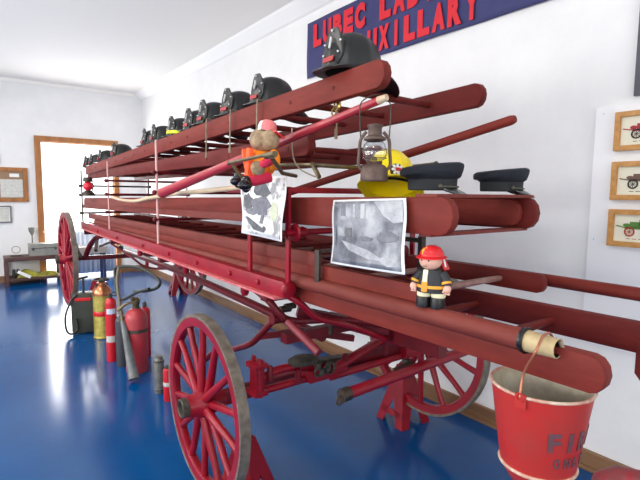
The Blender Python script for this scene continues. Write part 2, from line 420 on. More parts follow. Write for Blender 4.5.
# folded turnout coat, hi-vis
bm = B(); random.seed(3); g = []; NU, NV = 34, 14
for i in range(NU + 1):
    row = []
    for j in range(NV + 1):
        u = i / NU; v_ = j / NV; x = .60 + .62 * u; y = 9.40 + .30 * v_
        z = .125 + .15 * math.sin(PI * min(1, v_ * 1.02)) ** .6 * (.55 + .35 * math.sin(u * 6 + 1) + .2 * math.sin(u * 15 + v_ * 6)) * (math.sin(PI * u) ** .3)
        row.append(bm.verts.new((x + .02 * math.sin(v_ * 9), y, max(z, .124))))
    g.append(row)
for i in range(NU):
    for j in range(NV): bm.faces.new((g[i][j], g[i + 1][j], g[i + 1][j + 1], g[i][j + 1]))
coat = Thing('folded_coat', 'crumpled yellow-green reflective coat on the shelf bottom board', 'coat', (.9, 9.5, .122))
cc = coat.part('cloth', bm, mat('hi_vis_cloth', L(190, 190, 60), .7, c2=L(120, 104, 56), scale=9, spread=.6, bump=.3)); cc.modifiers.new('t', 'SOLIDIFY').thickness = .01
bm = B(); bar(bm, (.62, 9.36, .24), (.80, 9.33, .13), .012, .05, .004); coat.part('sleeve_end', bm, WHITE, label='white sleeve end hanging off the shelf')
for k, x in enumerate((.60, .66)):
    bm = B(); lathe(bm, [(0, 0), (.026, 0), (.026, .13), (.018, .15), (0, .15)], (x - .03, 9.45, .12), seg=14)
    solid('black_can', bm, BLACKG, ('left' if k == 0 else 'right') + ' one of two small black cans on the lower shelf board', 'can', Vector((x - .03, 9.45, .12)), 'black cans on the shelf')
t = Thing('grey_bench', 'grey topped bench in the doorway behind the rear wheel', 'bench', (1.75, 9.45, 0))
bm = B(); box(bm, (1.72, 9.45, .54), (.62, .34, .12), bev=.006); t.part('top', bm, mat('grey_bench_paint', L(150, 142, 136), .5))
for x in (1.46, 1.98):
    for y in (9.32, 9.58):
        bm = B(); box(bm, (x, y, .24), (.045, .045, .48)); t.part('leg', bm, mat('navy_steel', L(38, 52, 88), .5))

# ================================================================== THE LADDER WAGON
XWL, XWR = .93, 2.38                      # wheel planes
FA, RA = (2.235, .515), (6.33, .79)       # front and rear axle y, z
W = Thing('ladder_wagon', 'long red horse-drawn ladder wagon on spoked wheels, carrying the stacked ladders', 'wagon', (1.6, 4.2, 0))
FARF = (2.03, .645)
def wheel(yc, zc, R, x, side, ns=14, dish=.035):
    """side -1: outer face towards -x"""
    fw = .05
    bm = B()
    prof = [(R - .055, -.022), (R - .008, -.024), (R - .008, .024), (R - .055, .022), (R - .06, .012), (R - .06, -.012), (R - .055, -.022)]
    lathe(bm, prof, (x, yc, zc), RY(PI / 2), 56)
    bmesh.ops.remove_doubles(bm, verts=bm.verts, dist=1e-5)
    rim = W.part('wheel', bm, RED)
    bm = B()
    lathe(bm, [(R - .009, -.024), (R, -.026), (R + .006, -.026), (R + .006, .026), (R, .026), (R - .009, .024), (R - .009, -.024)], (x, yc, zc), RY(PI / 2), 64)
    bmesh.ops.remove_doubles(bm, verts=bm.verts, dist=1e-5)
    W.part('tyre', bm, TYRE, parent=rim, label='worn grey iron tyre')
    hx = x - side * -dish * 0
    M = RY(PI / 2 * side)
    bm = B(); lathe(bm, [(0, -.11), (.045, -.11), (.05, -.07), (.072, -.035), (.078, 0), (.072, .03), (.058, .055), (.055, .09), (0, .09)], (x, yc, zc), M, 24)
    W.part('hub', bm, RED, parent=rim)
    bm = B(); lathe(bm, [(0, .075), (.044, .075), (.048, .08), (.048, .122), (.041, .127), (.036, .122), (.034, .105), (0, .105)], (x, yc, zc), M, 24)
    W.part('hub_cap', bm, GREASE, parent=rim, label='dark greasy iron hub band')
    for k in range(ns):
        a = 2 * PI * (k + .5) / ns; d = Vector((0, math.cos(a), math.sin(a))); c = Vector((x, yc, zc))
        off = Vector((side * .012 * (1 if k % 2 else -1), 0, 0))
        bm = B(); tube(bm, [c + off + d * .06, c + off * .8 + d * (R * .35), c + d * (R * .7), c + d * (R - .05)], [.023, .022, .0175, .019], 10)
        W.part('spoke', bm, RED, parent=rim)
    return rim
wheel(FA[0], FA[1], .455, XWL, -1)
wheel(FARF[0], FARF[1], .49, XWR, 1)
wheel(RA[0], RA[1], .56, XWL, -1, 16)
wheel(6.15, RA[1], .57, XWR, 1, 16)
# axles
bm = B(); bar(bm, (1.02, FA[0], FA[1]), (2.30, FARF[0], FARF[1]), .06, .07, .008); tube(bm, [(XWL, FA[0], FA[1]), (1.05, FA[0], FA[1])], .028); tube(bm, [(2.28, FARF[0], FARF[1]), (XWR, FARF[0], FARF[1])], .028)
W.part('front_axle', bm, RED2)
bm = B(); bar(bm, (1.02, RA[0], RA[1]), (2.30, 6.15, RA[1]), .055, .055, .008); tube(bm, [(XWL, RA[0], RA[1]), (1.05, RA[0], RA[1])], .028); tube(bm, [(2.28, 6.15, RA[1]), (XWR, 6.15, RA[1])], .028)
W.part('rear_axle', bm, RED2)
# side beams with ledge
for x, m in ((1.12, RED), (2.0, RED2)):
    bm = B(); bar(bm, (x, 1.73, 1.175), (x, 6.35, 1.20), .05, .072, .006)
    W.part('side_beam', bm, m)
    bm = B(); bar(bm, (x - .015, 1.76, 1.134), (x - .015, 6.35, 1.159), .075, .01, .002)
    W.part('beam_ledge', bm, mat('pink_worn_edge', L(206, 120, 120), .4, c2=L(180, 70, 80), scale=20))
bm = B(); lathe(bm, [(0, -.01), (.03, -.01), (.036, -.006), (.036, .006), (.03, .01), (0, .01)], (1.12, 1.725, 1.175), RX(PI / 2), 20)
W.part('beam_end_cap', bm, RED)
for yy in (1.95, 2.25, 2.7, 3.2, 3.8, 4.6, 5.4):
    bm = B(); lathe(bm, [(0, 0), (.014, 0), (.012, .012), (0, .016)], (1.095, yy, 1.178), RY(-PI / 2), 8)
    W.part('bolt', bm, RED)
for yy in (2.1, 2.9, 3.9):
    bm = B(); lathe(bm, [(0, 0), (.022, 0), (.022, .03), (.014, .045), (0, .045)], (1.10, yy, 1.13), RX(PI), 10)
    W.part('underside_nut', bm, RED)
# cross members of the bed and posts of the rack
for yy in (1.95, 3.5, 5.0, 6.3):
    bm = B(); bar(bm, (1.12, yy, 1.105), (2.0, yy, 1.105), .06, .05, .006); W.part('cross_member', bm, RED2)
for yy, zt, r, m in ((1.73, 1.63, .014, RED), (2.08, 1.62, .014, RED), (3.5, 1.98, .0095, mat('pale_pink_rod', L(206, 160, 156), .5)), (5.0, 1.90, .008, mat('pale_pink_rod', L(206, 160, 156), .5)), (6.35, 1.86, .009, IRON)):
    bm = B()
    if r > .01: bar(bm, (1.12, yy, 1.20), (1.12, yy, zt), .014, .028, .003)
    else: tube(bm, [(1.12, yy, 1.2), (1.12, yy, zt)], r, 8)
    W.part('rack_post', bm, m)
    bm = B()
    if r > .01: bar(bm, (1.92, yy, 1.20), (1.92, yy, zt), .014, .028, .003)
    else: tube(bm, [(1.92, yy, 1.2), (1.92, yy, zt)], r, 8)
    W.part('rack_post', bm, m)
bm = B(); bar(bm, (1.12, 1.73, 1.615), (1.92, 1.73, 1.615), .03, .026, .004); W.part('rack_bar', bm, RED)
bm = B(); bar(bm, (1.12, 1.73, 1.613), (1.12, 2.3, 1.613), .03, .022, .004); W.part('rack_bar', bm, RED)
for yy, z in ((3.5, 1.745), (3.5, 1.60), (5.0, 1.71), (5.0, 1.575), (6.35, 1.67), (6.35, 1.56), (6.35, 1.34), (5.0, 1.40), (3.5, 1.40)):
    bm = B(); tube(bm, [(1.10, yy, z), (1.94, yy, z)], .011, 8); ball(bm, (1.10, yy, z), .018, seg=10); ball(bm, (1.94, yy, z), .018, seg=10)
    W.part('rack_bar', bm, RED2 if yy < 6 else IRON)
# front roller between the upper and lower ladders
bm = B(); tube(bm, [(1.10, 1.72, 1.43), (1.92, 1.72, 1.43)], .014, 12); W.part('roller_rod', bm, RED)
bm = B(); lathe(bm, [(0, -.008), (.036, -.008), (.042, 0), (.036, .008), (0, .008)], (1.15, 1.72, 1.43), RY(PI / 2), 20)
lathe(bm, [(0, 0), (.022, 0), (.026, .03), (.018, .05), (0, .05)], (1.16, 1.72, 1.43), RY(PI / 2), 16); W.part('roller', bm, RED)
# undercarriage, front
def bent(pts, w, h, m, name='brace', bev=.004):
    bm = B()
    for a, b in zip(pts, pts[1:]):
        a = Vector(a); b = Vector(b); e = (b - a).normalized() * min(w, h) * .3
        bar(bm, a - e, b + e, w, h, 0)
    return W.part(name, bm, m)
def rod(pts, r, m, name='brace', n=6, seg=10):
    bm = B(); tube(bm, spline(pts, n), r, seg); return W.part(name, bm, m)
AX = lambda px, py, x: P(px, py, x=x)
# transverse bed: two bowed arms from the near bracket, fifth wheel, long arms up to the far bracket
YA = 2.02
nb = P(257, 378, y=YA)           # near bracket
fw_ = P(318, 370, y=YA); fb = P(408, 350, y=YA)
bm = B(); box(bm, nb, (.05, .07, .16), bev=.006); box(bm, nb + Vector((0, 0, .07)), (.075, .10, .025), bev=.004); box(bm, nb + Vector((0, 0, -.07)), (.075, .10, .025), bev=.004)
for dy in (-.035, .035): tube(bm, [nb + Vector((-.0, dy, -.09)), nb + Vector((0, dy, .105))], .012, 8)
W.part('spring_bracket', bm, RED)
rod([P(256, 380, y=YA), P(262, 379, y=YA), P(275, 371, y=YA), P(292, 367, y=YA), P(312, 367, y=YA)], .022, RED, 'spring_arm')
rod([P(258, 392, y=YA), P(280, 386, y=YA), P(305, 379, y=YA), P(322, 376, y=YA)], .02, RED, 'spring_arm')
bm = B(); box(bm, fw_ + Vector((.01, 0, -.01)), (.20, .10, .07), bev=.012); W.part('king_block', bm, RED)
bm = B(); lathe(bm, [(0, 0), (.085, 0), (.09, .01), (.09, .02), (.07, .03), (0, .03)], P(300, 365, y=YA - .02) + Vector((.02, 0, .01)), None, 22, .7)
bar(bm, P(305, 362, y=YA), P(372, 352, y=YA + .12), .06, .012); W.part('fifth_wheel', bm, GREASE, label='grey greasy fifth wheel plate')
bm = B()
for q in ((318, 366), (328, 367), (322, 372)):
    c = P(q[0], q[1], y=YA - .06); lathe(bm, [(0, -.02), (.016, -.02), (.016, .02), (0, .02)], c, None, 6)
W.part('nuts', bm, GREASE)
rod([P(328, 372, y=YA - .02), P(350, 359, y=YA - .02), P(375, 344, y=YA), P(400, 331, y=YA + .02), P(440, 322, y=YA + .05)], .028, RED, 'bolster_arm')
rod([P(330, 377, y=YA), P(360, 368, y=YA), P(390, 359, y=YA), P(412, 353, y=YA)], .022, RED, 'spring_arm')
bm = B(); c = fb; box(bm, c, (.14, .10, .07), bev=.01); box(bm, c + Vector((.12, 0, .0)), (.10, .06, .05), bev=.008); W.part('spring_bracket', bm, RED)
bm = B(); box(bm, P(407, 368, y=YA + .02), (.05, .05, .12), bev=.004); W.part('clip', bm, IRON)
bm = B(); bar(bm, P(370, 345, y=YA + .1), P(425, 340, y=YA + .1), .05, .03); W.part('leaf_pack', bm, GREASE)
# bolster under the bed, its square end showing on the near side
bent([P(286, 338, x=1.24), P(286, 338, x=1.24) + Vector((1.0, 0, 0))], .055, .048, RED2, 'bolster')
for q, rr in (((270, 374), .016), ((298, 376), .018), ((345, 361), .018), ((385, 349), .018), ((425, 333), .02)):
    c = P(q[0], q[1], y=YA - .03); bm = B(); lathe(bm, [(0, -.035), (rr, -.035), (rr, .035), (rr * .5, .045), (0, .045)], c, None, 8); W.part('clip_bolt', bm, RED2)
bm = B(); bar(bm, P(312, 378, y=YA), P(345, 368, y=YA), .05, .028, .004); W.part('stay_plate', bm, RED)
bm = B(); torus(bm, P(330, 368, y=YA - .06), .03, .008, RX(PI / 2), 20, 6); torus(bm, P(318, 372, y=YA - .06), .022, .007, RX(PI / 2), 20, 6); W.part('king_pin_rings', bm, GREASE)
bent([P(262, 336, x=1.3), P(300, 331, x=1.45), P(352, 338, x=1.75)], .03, .035, RED2, 'brace')
# longitudinal reach and braces
rod([P(288, 322, x=1.15), P(319, 353, x=1.18)], .019, PINK, 'reach_brace')
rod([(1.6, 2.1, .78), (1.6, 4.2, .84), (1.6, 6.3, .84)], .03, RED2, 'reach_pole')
rod([P(231, 350, x=1.15), P(250, 344, x=1.15), P(262, 333, x=1.17), P(277, 319, x=1.2), P(300, 321, x=1.3), P(345, 320, x=1.5), P(395, 327, x=1.8)], .017, RED2, 'side_spring')
rod([P(231, 350, x=1.15), P(215, 352, x=1.12), P(205, 360, x=1.10)], .017, RED2, 'side_spring')
rod([P(252, 287, x=1.12), P(268, 300, x=1.14), P(277, 311, x=1.17), P(284, 318, x=1.2)], .018, RED2, 'side_spring')
rod([P(285, 294, x=1.14), P(300, 303, x=1.2), P(318, 318, x=1.3), P(350, 326, x=1.5), P(400, 345, x=1.9)], .016, RED, 'side_spring')
bm = B(); lathe(bm, [(0, -.03), (.028, -.03), (.028, .03), (0, .03)], P(277, 318, x=1.19), RY(PI / 2), 14); W.part('shackle', bm, RED2)
bm = B(); lathe(bm, [(0, -.03), (.018, -.03), (.018, .03), (0, .03)], P(285, 309, x=1.25), RY(PI / 2), 12); lathe(bm, [(0, -.03), (.016, -.03), (.016, .03), (0, .03)], P(290, 306, x=1.28), RY(PI / 2), 12); W.part('bolts', bm, IRON)
bent([P(300, 312, x=1.35), P(352, 322, x=1.6), P(420, 335, x=1.95)], .05, .05, RED2, 'brace')
bent([P(330, 318, x=1.8), P(395, 335, x=1.8), P(440, 350, x=1.8)], .06, .07, RED2, 'brace')
bm = B(); tube(bm, [P(330, 322, x=1.5), P(330, 334, x=1.5)], .015, 8); W.part('hanging_bolt', bm, IRON)
# cross pole under the near end
rod([P(347, 394, y=1.50), P(470, 349, y=1.50), P(470, 349, y=1.50) + Vector((.1, 0, 0))], [.026] * 13, RED, 'draw_bar')
bm = B(); tube(bm, [P(341, 396, y=1.50), P(349, 393, y=1.50)], .030, 12); torus(bm, P(340, 400, y=1.50), .018, .006, RX(PI / 2)); W.part('draw_bar_ferrule', bm, IRON, label='dark iron ferrule and ring on the draw bar')
bent([P(398, 372, y=1.54), P(412, 366, y=1.54)], .05, .03, IRON, 'pole_socket')
# rear spring pieces
rod([(1.12, 6.3, .80), (1.16, 6.2, .95), (1.18, 5.95, 1.06), (1.2, 5.75, 1.10)], .03, RED2, 'rear_spring')
rod([(1.05, 6.5, .95), (1.05, 6.35, .86), (1.08, 6.28, .79)], .025, IRON, 'rear_spring')
rod([P(147, 252, x=1.7), P(147, 268, x=1.7)], .02, RED, 'drop_link')
rod([P(112, 244, x=1.3), P(130, 256, x=1.4), P(150, 268, x=1.6), P(190, 268, x=2.0)], .012, PINK, 'truss_rod')
rod([P(100, 246, x=1.4), P(118, 240, x=1.4), P(135, 243, x=1.5)], .018, IRON, 'brake_rod')
bent([P(160, 268, x=2.1), P(190, 266, x=2.2)], .06, .05, RED, 'spring_block')
bent([P(98, 232, x=1.5), P(96, 250, x=1.4)], .04, .04, IRON, 'brake_arm')
for q in ((120, 248), (139, 244)):
    bm = B(); c = P(q[0], q[1], x=1.5); lathe(bm, [(0, -.03), (.035, -.03), (.035, .03), (0, .03)], c, RX(PI / 2), 12); W.part('pulley', bm, IRON)
# tongue resting on the floor in front
c = P(630, 488, z=.33)
bm = B(); tube(bm, [P(668, 492, z=.34), P(640, 483, z=.34), P(618, 478, z=.33), P(603, 483, z=.32), P(596, 492, z=.31)], [.05, .055, .055, .05, .03], 14)

tongue_pts = bm
W.part('tongue_end', tongue_pts, mat('worn_red_iron', L(150, 24, 40), .5, c2=L(110, 70, 66), scale=14))

# ------------------------------------------------------------------ jack stands
def jack(label, c, h, rz, s=1.0, grp='red jack stands under the axles'):
    t = Thing('jack_stand', label, 'jack stand', c, grp, local=True, rot=(0, 0, rz))
    q = .125 * s; k = .034 * s; f = .062 * s
    for i in range(4):
        d = RZ(PI / 2 * i); a = math.atan2(q - k, h)
        M = d @ Matrix(((1, 0, 0), (0, 1, 0), (0, 0, 1))) @ RX(-a)
        out = [(-q, 0), (-q + f, 0), (0, h * .48), (q - f, 0), (q, 0), (k, h / math.cos(a)), (-k, h / math.cos(a))]
        bm = B(); prism(bm, out, .006, (0, 0, 0), M)
        o = d @ Vector((0, -q, 0))
        for v in bm.verts: v.co += o
        sd = t.part('side_plate', bm, RED, smooth=False)
        if i % 2 == 1:
            bm = B(); prism(bm, [(-q * .72, h * .16), (q * .72, h * .16), (q * .62, h * .27), (-q * .62, h * .27)], .006, (0, 0, 0), M)
            for v in bm.verts: v.co += o
            t.part('cross_plate', bm, RED, smooth=False)
    bm = B(); lathe(bm, [(.0, h - .02), (.036 * s, h - .02), (.040 * s, h), (.028 * s, h + .02), (0, h + .02)], seg=16); t.part('collar', bm, RED)
    return t
jack('red steel jack stand under the front axle beside the far front wheel', P(409, 424, z=0) + Vector((.02, .08, 0)), .40, -.05, 1.05)
jack('red steel jack stand by the far rear wheel, near the wall', P(178, 294, z=0), .40, -.1, 1.0)
jack('red steel jack stand half hidden behind the near front wheel', Vector((1.10, 2.10, 0)), .33, .5, 1.0)
jack('red steel jack stand under the rear axle beside the green tank', Vector((1.25, 6.3, 0)), .5, .5, 1.2)

# ================================================================== LADDERS AND POLES
def rail_bm(p0, p1, h, th, r0=True, r1=True, ch=False):
    """plank on edge from p0 to p1 with rounded ends"""
    p0 = Vector(p0); p1 = Vector(p1); d = (p1 - p0); Ln = d.length; d.normalize()
    up = Vector((0, 0, 1)); u = (up - d * d.z).normalized(); s = d.cross(u)
    pts = []; r = h / 2 * .98; n = 6
    def end(cx, sgn, rnd):
        if not rnd: return [(cx, -sgn * h / 2), (cx, sgn * h / 2)]
        o = []
        for k in range(n + 1):
            a = -PI / 2 + PI * k / n
            o.append((cx - sgn * r * .8 + sgn * math.cos(a) * r * .8, sgn * math.sin(a) * h / 2))
        return o
    pts = end(Ln, 1, r1) + end(0, -1, r0)
    bm = B(); M = Matrix((d, s, u)).transposed()
    prism(bm, pts, th, p0, M)
    es = [e for e in bm.edges if len(e.link_faces) == 2 and any(len(f.verts) > 4 for f in e.link_faces)]
    bmesh.ops.bevel(bm, geom=es, offset=.005, segments=2, affect='EDGES', profile=.5)
    return bm
def ladder(name, label, xl, xr, yl, yr, yf, zn, zf, h, th, rungs, rr, m, studs=True, mr=None, rm=None, grp=None):
    base = Vector(((xl + xr) / 2, (yl + yf) / 2, (zn + zf) / 2))
    t = Thing(name, label, 'ladder', base, grp)
    sl = lambda y: zn + (zf - zn) * (y - yl) / (yf - yl)
    t.z = sl
    t.part('rail', rail_bm((xl, yl, sl(yl)), (xl, yf, sl(yf)), h, th), m)
    t.part('rail', rail_bm((xr, yr, sl(yr)), (xr, yf, sl(yf)), h, th), mr or m)
    for y in rungs:
        bm = B(); tube(bm, [(xl, y, sl(y)), ((xl + xr) / 2, y, sl(y)), (xr, y, sl(y))], [rr * .8, rr, rr * .8], 10)
        if studs: tube(bm, [(xl - th / 2 - .003, y, sl(y)), (xl, y, sl(y))], rr * .55, 8)
        t.part('rung', bm, rm or OLD2)
    return t
def steps(a, b, s):
    o = []
    while a < b: o.append(a); a += s
    return o
T = ladder('ladder', 'topmost worn red wooden ladder, the one the helmets sit on', 1.20, 1.77, 1.215, 1.215, 6.42, 2.027, 1.855, .10, .04, steps(1.50, 6.3, .31), .017, OLD, mr=OLD2)
Sx = ladder('ladder', 'worn red wooden ladder second from the top, just under the helmet ladder', 1.22, 1.77, 1.69, 1.80, 6.40, 1.812, 1.80, .09, .04, steps(1.86, 6.3, .31), .016, OLD2, studs=True, mr=OLD2)
M_ = ladder('ladder', 'broad railed red ladder at middle height with the caps lying on it', 1.20, 1.755, .905, .945, 6.60, 1.534, 1.462, .122, .035, steps(1.35, 6.4, .33), .016, OLD, studs=False, mr=OLD2)
bm = B(); bar(bm, (1.172, 2.15, M_.z(2.15) - .045), (1.172, 6.6, M_.z(6.6) - .045), .018, .045, .004); M_.part('side_strip', bm, OLD3)
bm = B(); bar(bm, (1.19, 1.02, 1.598), (1.77, 1.02, 1.598), .09, .012, .002); M_.part('cross_plate', bm, OLD3)
bm = B(); bar(bm, (1.19, 1.02, 1.470), (1.77, 1.02, 1.470), .05, .012, .002); M_.part('cross_plate', bm, OLD3)
bm = B()
for px in (337, 362): 
    c = P(px, 218, x=1.18); ball(bm, c, .008, seg=8)
M_.part('bolts', bm, IRON)
N_ = ladder('ladder', 'narrow red ladder section nested inside the broad middle ladder', 1.245, 1.71, 1.05, .99, 6.4, 1.534, 1.465, .105, .03, steps(1.5, 6.3, .33), .012, OLD2, studs=False, mr=OLD)
A_ = ladder('ladder', 'red ladder ending at the black iron strap, topmost of the lower stack', 1.20, 1.74, 1.60, 1.60, 6.35, 1.318, 1.305, .062, .035, steps(1.8, 6.2, .33), .013, OLD3, studs=False, mr=OLD2)
B_ = ladder('ladder', 'red ladder whose near end is behind the firefighter doll', 1.21, 1.765, 1.02, .905, 6.1, 1.262, 1.235, .075, .035, steps(1.09, 6.2, .33), .014, OLD, studs=False, mr=OLD2, rm=mat('bare_rung_wood', L(150, 118, 108), .5, c2=L(128, 84, 80), scale=20))
D_ = ladder('ladder', 'heavy red ladder lowest in the stack, its rounded end beside the bucket', 1.22, 1.66, .458, .12, 6.2, 1.165, 1.13, .095, .045, steps(.81, 6.1, .31), .016, OLD, studs=False, mr=OLD2)
# strap round the lower stack
bm = B(); bar(bm, (1.168, 1.575, 1.365), (1.168, 1.575, 1.225), .012, .03, .002); bar(bm, (1.165, 1.575, 1.36), (1.24, 1.575, 1.36), .03, .012); A_.part('iron_strap', bm, IRON, label='black iron strap')
# hanging block on the far rail of the lowest ladder
bm = B(); a = P(634, 345, x=1.66); b = P(634, 402, x=1.66)
prism(bm, [(-.0, -.13), (.05, -.13), (.10, -.10), (.12, -.02), (.12, .03), (-.05, .03), (-.05, -.07)], .05, Vector((1.66, a.y - .065, 1.125)), Matrix(((0, 1, 0), (-1, 0, 0), (0, 0, 1))))
D_.part('end_block', bm, OLD2)
# black hook behind the doll
t = Thing('iron_hook', 'black iron bracket on the middle ladder above the firefighter doll', 'bracket', (1.32, 1.12, 1.44))
bm = B(); bar(bm, (1.27, 1.10, 1.455), (1.27, 1.10, 1.33), .02, .02, .002); bar(bm, (1.27, 1.10, 1.44), (1.27, 1.24, 1.44), .016, .016, .002); t.part('bracket', bm, IRON)
def pole(name, label, cat, pts, rad, m, ends=()):
    pts = [Vector(p) for p in pts]
    t = Thing(name, label, cat, sum(pts, Vector()) / len(pts))
    bm = B(); tube(bm, pts, rad, 14); t.part('shaft', bm, m)
    for nm, p, r, mm in ends:
        bm = B(); tube(bm, p, r, 14); t.part(nm, bm, mm)
    return t
# C: side pole with canvas-wrapped end
c0 = P(527, 336, x=1.185); c1 = Vector((1.185, 6.3, 1.205)); c0.z = 1.213
t = pole('side_pole', 'long round red pole along the near side, canvas sleeve on its end', 'pole', [c0, (1.185, 2.5, 1.205), c1], [.031, .032, .03], OLD3)
e = P(561, 345, x=1.185); e.z = 1.212
bm = B(); lathe(bm, [(.029, 0), (.031, .004), (.028, .04), (.0265, .075), (.026, .094), (.024, .095), (.0235, .08), (.020, .02)], c0 + Vector((0, .01, 0)), RX(PI / 2), 18); t.part('canvas_sleeve', bm, TAN, label='tan canvas sleeve')
bm = B(); lathe(bm, [(0, .07), (.0232, .07), (.0232, .093), (.0222, .093), (.0222, .072), (0, .072)], c0 + Vector((0, .01, 0)), RX(PI / 2), 18); t.part('sleeve_lining', bm, BLACKG)  # black disc standing in for the shade inside the hollow sleeve end
bm = B(); lathe(bm, [(.034, -.006), (.035, .002), (.033, .008)], c0 + Vector((0, .005, 0)), RX(PI / 2), 18); t.part('tape', bm, BLACKG)
bm = B(); torus(bm, c0 + Vector((0, .0, 0)), .033, .004, RX(PI / 2), 20, 6); t.part('tape_ring', bm, BLACKG)
# pole at the right running out of the frame
pole('pike_pole', 'round red pole running out of the frame at the right', 'pole', [(1.86, .25, 1.262), (1.86, 1.5, 1.262), (1.86, 4.8, 1.262)], [.024, .025, .024], OLD)
# big slanted pike pole
a = P(392, 95, x=1.14); b = P(162, 193, x=.98)
t = pole('pike_pole', 'slanted red pole with a bare wood tip running below the helmet ladder', 'pole', [a + (b - a) * .03, (a + b) / 2, b], [.014, .021, .031], mat('shiny_red_pole', L(172, 34, 48), .35, c2=L(140, 44, 54), scale=9, spread=.8))
bm = B(); tube(bm, [a + (b - a) * .012, a + (b - a) * .031], [.011, .0145], 12); t.part('bare_tip', bm, PALE)
bm = B(); tube(bm, [b, b + (b - a).normalized() * .05], [.032, .014], 12); t.part('worn_tip', bm, TAN)
a = P(515, 119, x=1.69); b = P(288, 193, x=1.69)
pole('pike_pole', 'thin slanted red pole sticking up between helmet ladder and caps', 'pole', [a, a + (b - a) * .01, (a + b) / 2, b], [.015, .019, .02, .022], OLD)
# pale bent stick
pts = spline([P(q[0], q[1], x=1.10) for q in ((112, 197), (122, 200), (135, 201), (150, 198), (175, 194), (205, 191), (243, 187))], 5)
bm = B(); tube(bm, pts, .014, 10)
solid('pale_pole', bm, PALE, 'pale bare bent wooden stick lying along the middle ladder', 'stick', pts[len(pts) // 2])

# ================================================================== HELMETS
HG = 'black fire helmets in a row on the top ladder'
def helmet_base(name, label, cat, grp, shell, brimm, front=True):
    t = Thing(name, label, cat, (0, 0, 0), grp, local=True)
    # dome with eight raised seams
    bm = B(); NA, NR = 64, 14; rows = []
    for j in range(NR + 1):
        ph = PI / 2 * j / NR; row = []
        for i in range(NA):
            a = 2 * PI * i / NA
            rid = 1 + .035 * max(0, math.cos(a * 8)) ** 8 * math.cos(ph) ** .5
            row.append(bm.verts.new((.128 * math.cos(a) * math.cos(ph) ** .8 * rid, .104 * math.sin(a) * math.cos(ph) ** .8 * rid, .012 + .160 * math.sin(ph) ** .85 + (0 if j < NR else 0))))
        rows.append(row)
    for p, q in zip(rows, rows[1:]):
        for i in range(NA): bm.faces.new((p[i], p[(i + 1) % NA], q[(i + 1) % NA], q[i]))
    bmesh.ops.remove_doubles(bm, verts=bm.verts, dist=1e-4)
    t.part('shell', bm, shell, angle=60)
    # brim, long and drooping at the back
    bm = B(); rows = []
    for k, f in enumerate((0, .35, .7, 1, 1.02, .7, .35, 0)):
        row = []
        for i in range(NA):
            a = 2 * PI * i / NA; ca, sa = math.cos(a), math.sin(a)
            ext = .042 + (.07 * max(0, -ca) ** 2) + .012 * max(0, ca)
            x = (.122 + ext * f) * ca; y = (.098 + ext * f * .8) * sa
            z = .016 - f * (.012 + .05 * max(0, -ca) ** 2) + .012 * f * abs(sa) - (.005 if k > 3 else 0)
            row.append(bm.verts.new((x, y, z)))
        rows.append(row)
    for p, q in zip(rows, rows[1:] + rows[:1]):
        for i in range(NA): bm.faces.new((p[i], p[(i + 1) % NA], q[(i + 1) % NA], q[i]))
    t.part('brim', bm, brimm)
    if front:
        M = RY(.16); o = Vector((.132, 0, .016))
        out = [(-.045, 0), (.045, 0), (.062, .045), (.058, .10), (.036, .135), (.020, .158), (-.020, .158), (-.036, .135), (-.058, .10), (-.062, .045)]
        Mc = Matrix(((0, 1, 0), (1, 0, 0), (0, 0, 1)))
        Mo = RY(-.16)
        bm = B(); prism(bm, out, .008, o, Mo @ Mc)
        for v in bm.verts: v.co.x -= 5.0 * v.co.y ** 2
        sh = t.part('front_shield', bm, BLACK, smooth=False)
        bm = B(); prism(bm, [(-.030, .022), (.030, .022), (.032, .042), (-.032, .042)], .004, o + Vector((.007, 0, 0)), Mo @ Mc)
        for v in bm.verts: v.co.x -= 4.6 * v.co.y ** 2
        t.part('red_tab', bm, mat('dull_red_tab', L(160, 30, 32), .5), parent=sh, label='red tab with white lettering')
        for y, z in ((-.045, .055), (.045, .055), (-.048, .10), (.048, .10), (0, .145)):
            bm = B(); ball(bm, Mo @ Vector((.006, y, z)) + o - Vector((5 * y * y, 0, 0)), .0042, seg=8); t.part('rivet', bm, WHITE, parent=sh)
        bm = B(); bar(bm, Mo @ Vector((.006, 0, .075)) + o, Mo @ Vector((.006, 0, .12)) + o, .007, .003)
        t.part('shield_mark', bm, WHITE, parent=sh)
        bm = B(); box(bm, (-.085, .025, .115), (.026, .016, .006), RY(-.75)); t.part('top_mark', bm, WHITE)
    return t
hb = helmet_base('fire_helmet', 'nearest black fire helmet, below the banner, first in the row on the ladder', 'helmet', HG, BLACK, BLACKG)
hx = 1.285
def topz(y): return T.z(y) + .05
k1 = P(352, 60, x=hx); 
hrot = PI + .02
def hpos(px, x=hx):
    y = P(px, 100, x=x).y; return Vector((x, y, topz(y) + .005))
hb.e.location = hpos(352); hb.e.rotation_euler = (0, -.03, hrot)
hl = [(271, 'second black fire helmet from the near end of the row'),
      (239, 'third black fire helmet from the near end of the row'),
      (214, 'fourth black fire helmet from the near end of the row'),
      (198, 'fifth black fire helmet from the near end of the row'),
      (180, 'black fire helmet with a yellow band, sixth from the near end'),
      (162, 'black fire helmet just beyond the yellow-banded one'),
      (152, 'black fire helmet second beyond the yellow-banded one, before the gap'),
      (119, 'black fire helmet first after the gap in the row'),
      (104.5, 'fourth black fire helmet from the far end of the row' if 0 else 'third black fire helmet from the far end of the row'),
      (95, 'second black fire helmet from the far end of the row'),
      (88.5, 'farthest black fire helmet at the far end of the row')]
hcopies = []
for i, (px, lab) in enumerate(hl):
    hcopies.append(copy_thing(hb.e, hpos(px + 2, 1.34), lab, rot=(0, -.03, PI + .12 + random.uniform(-.1, .1)), scale=(.92 if px < 210 else .97)))
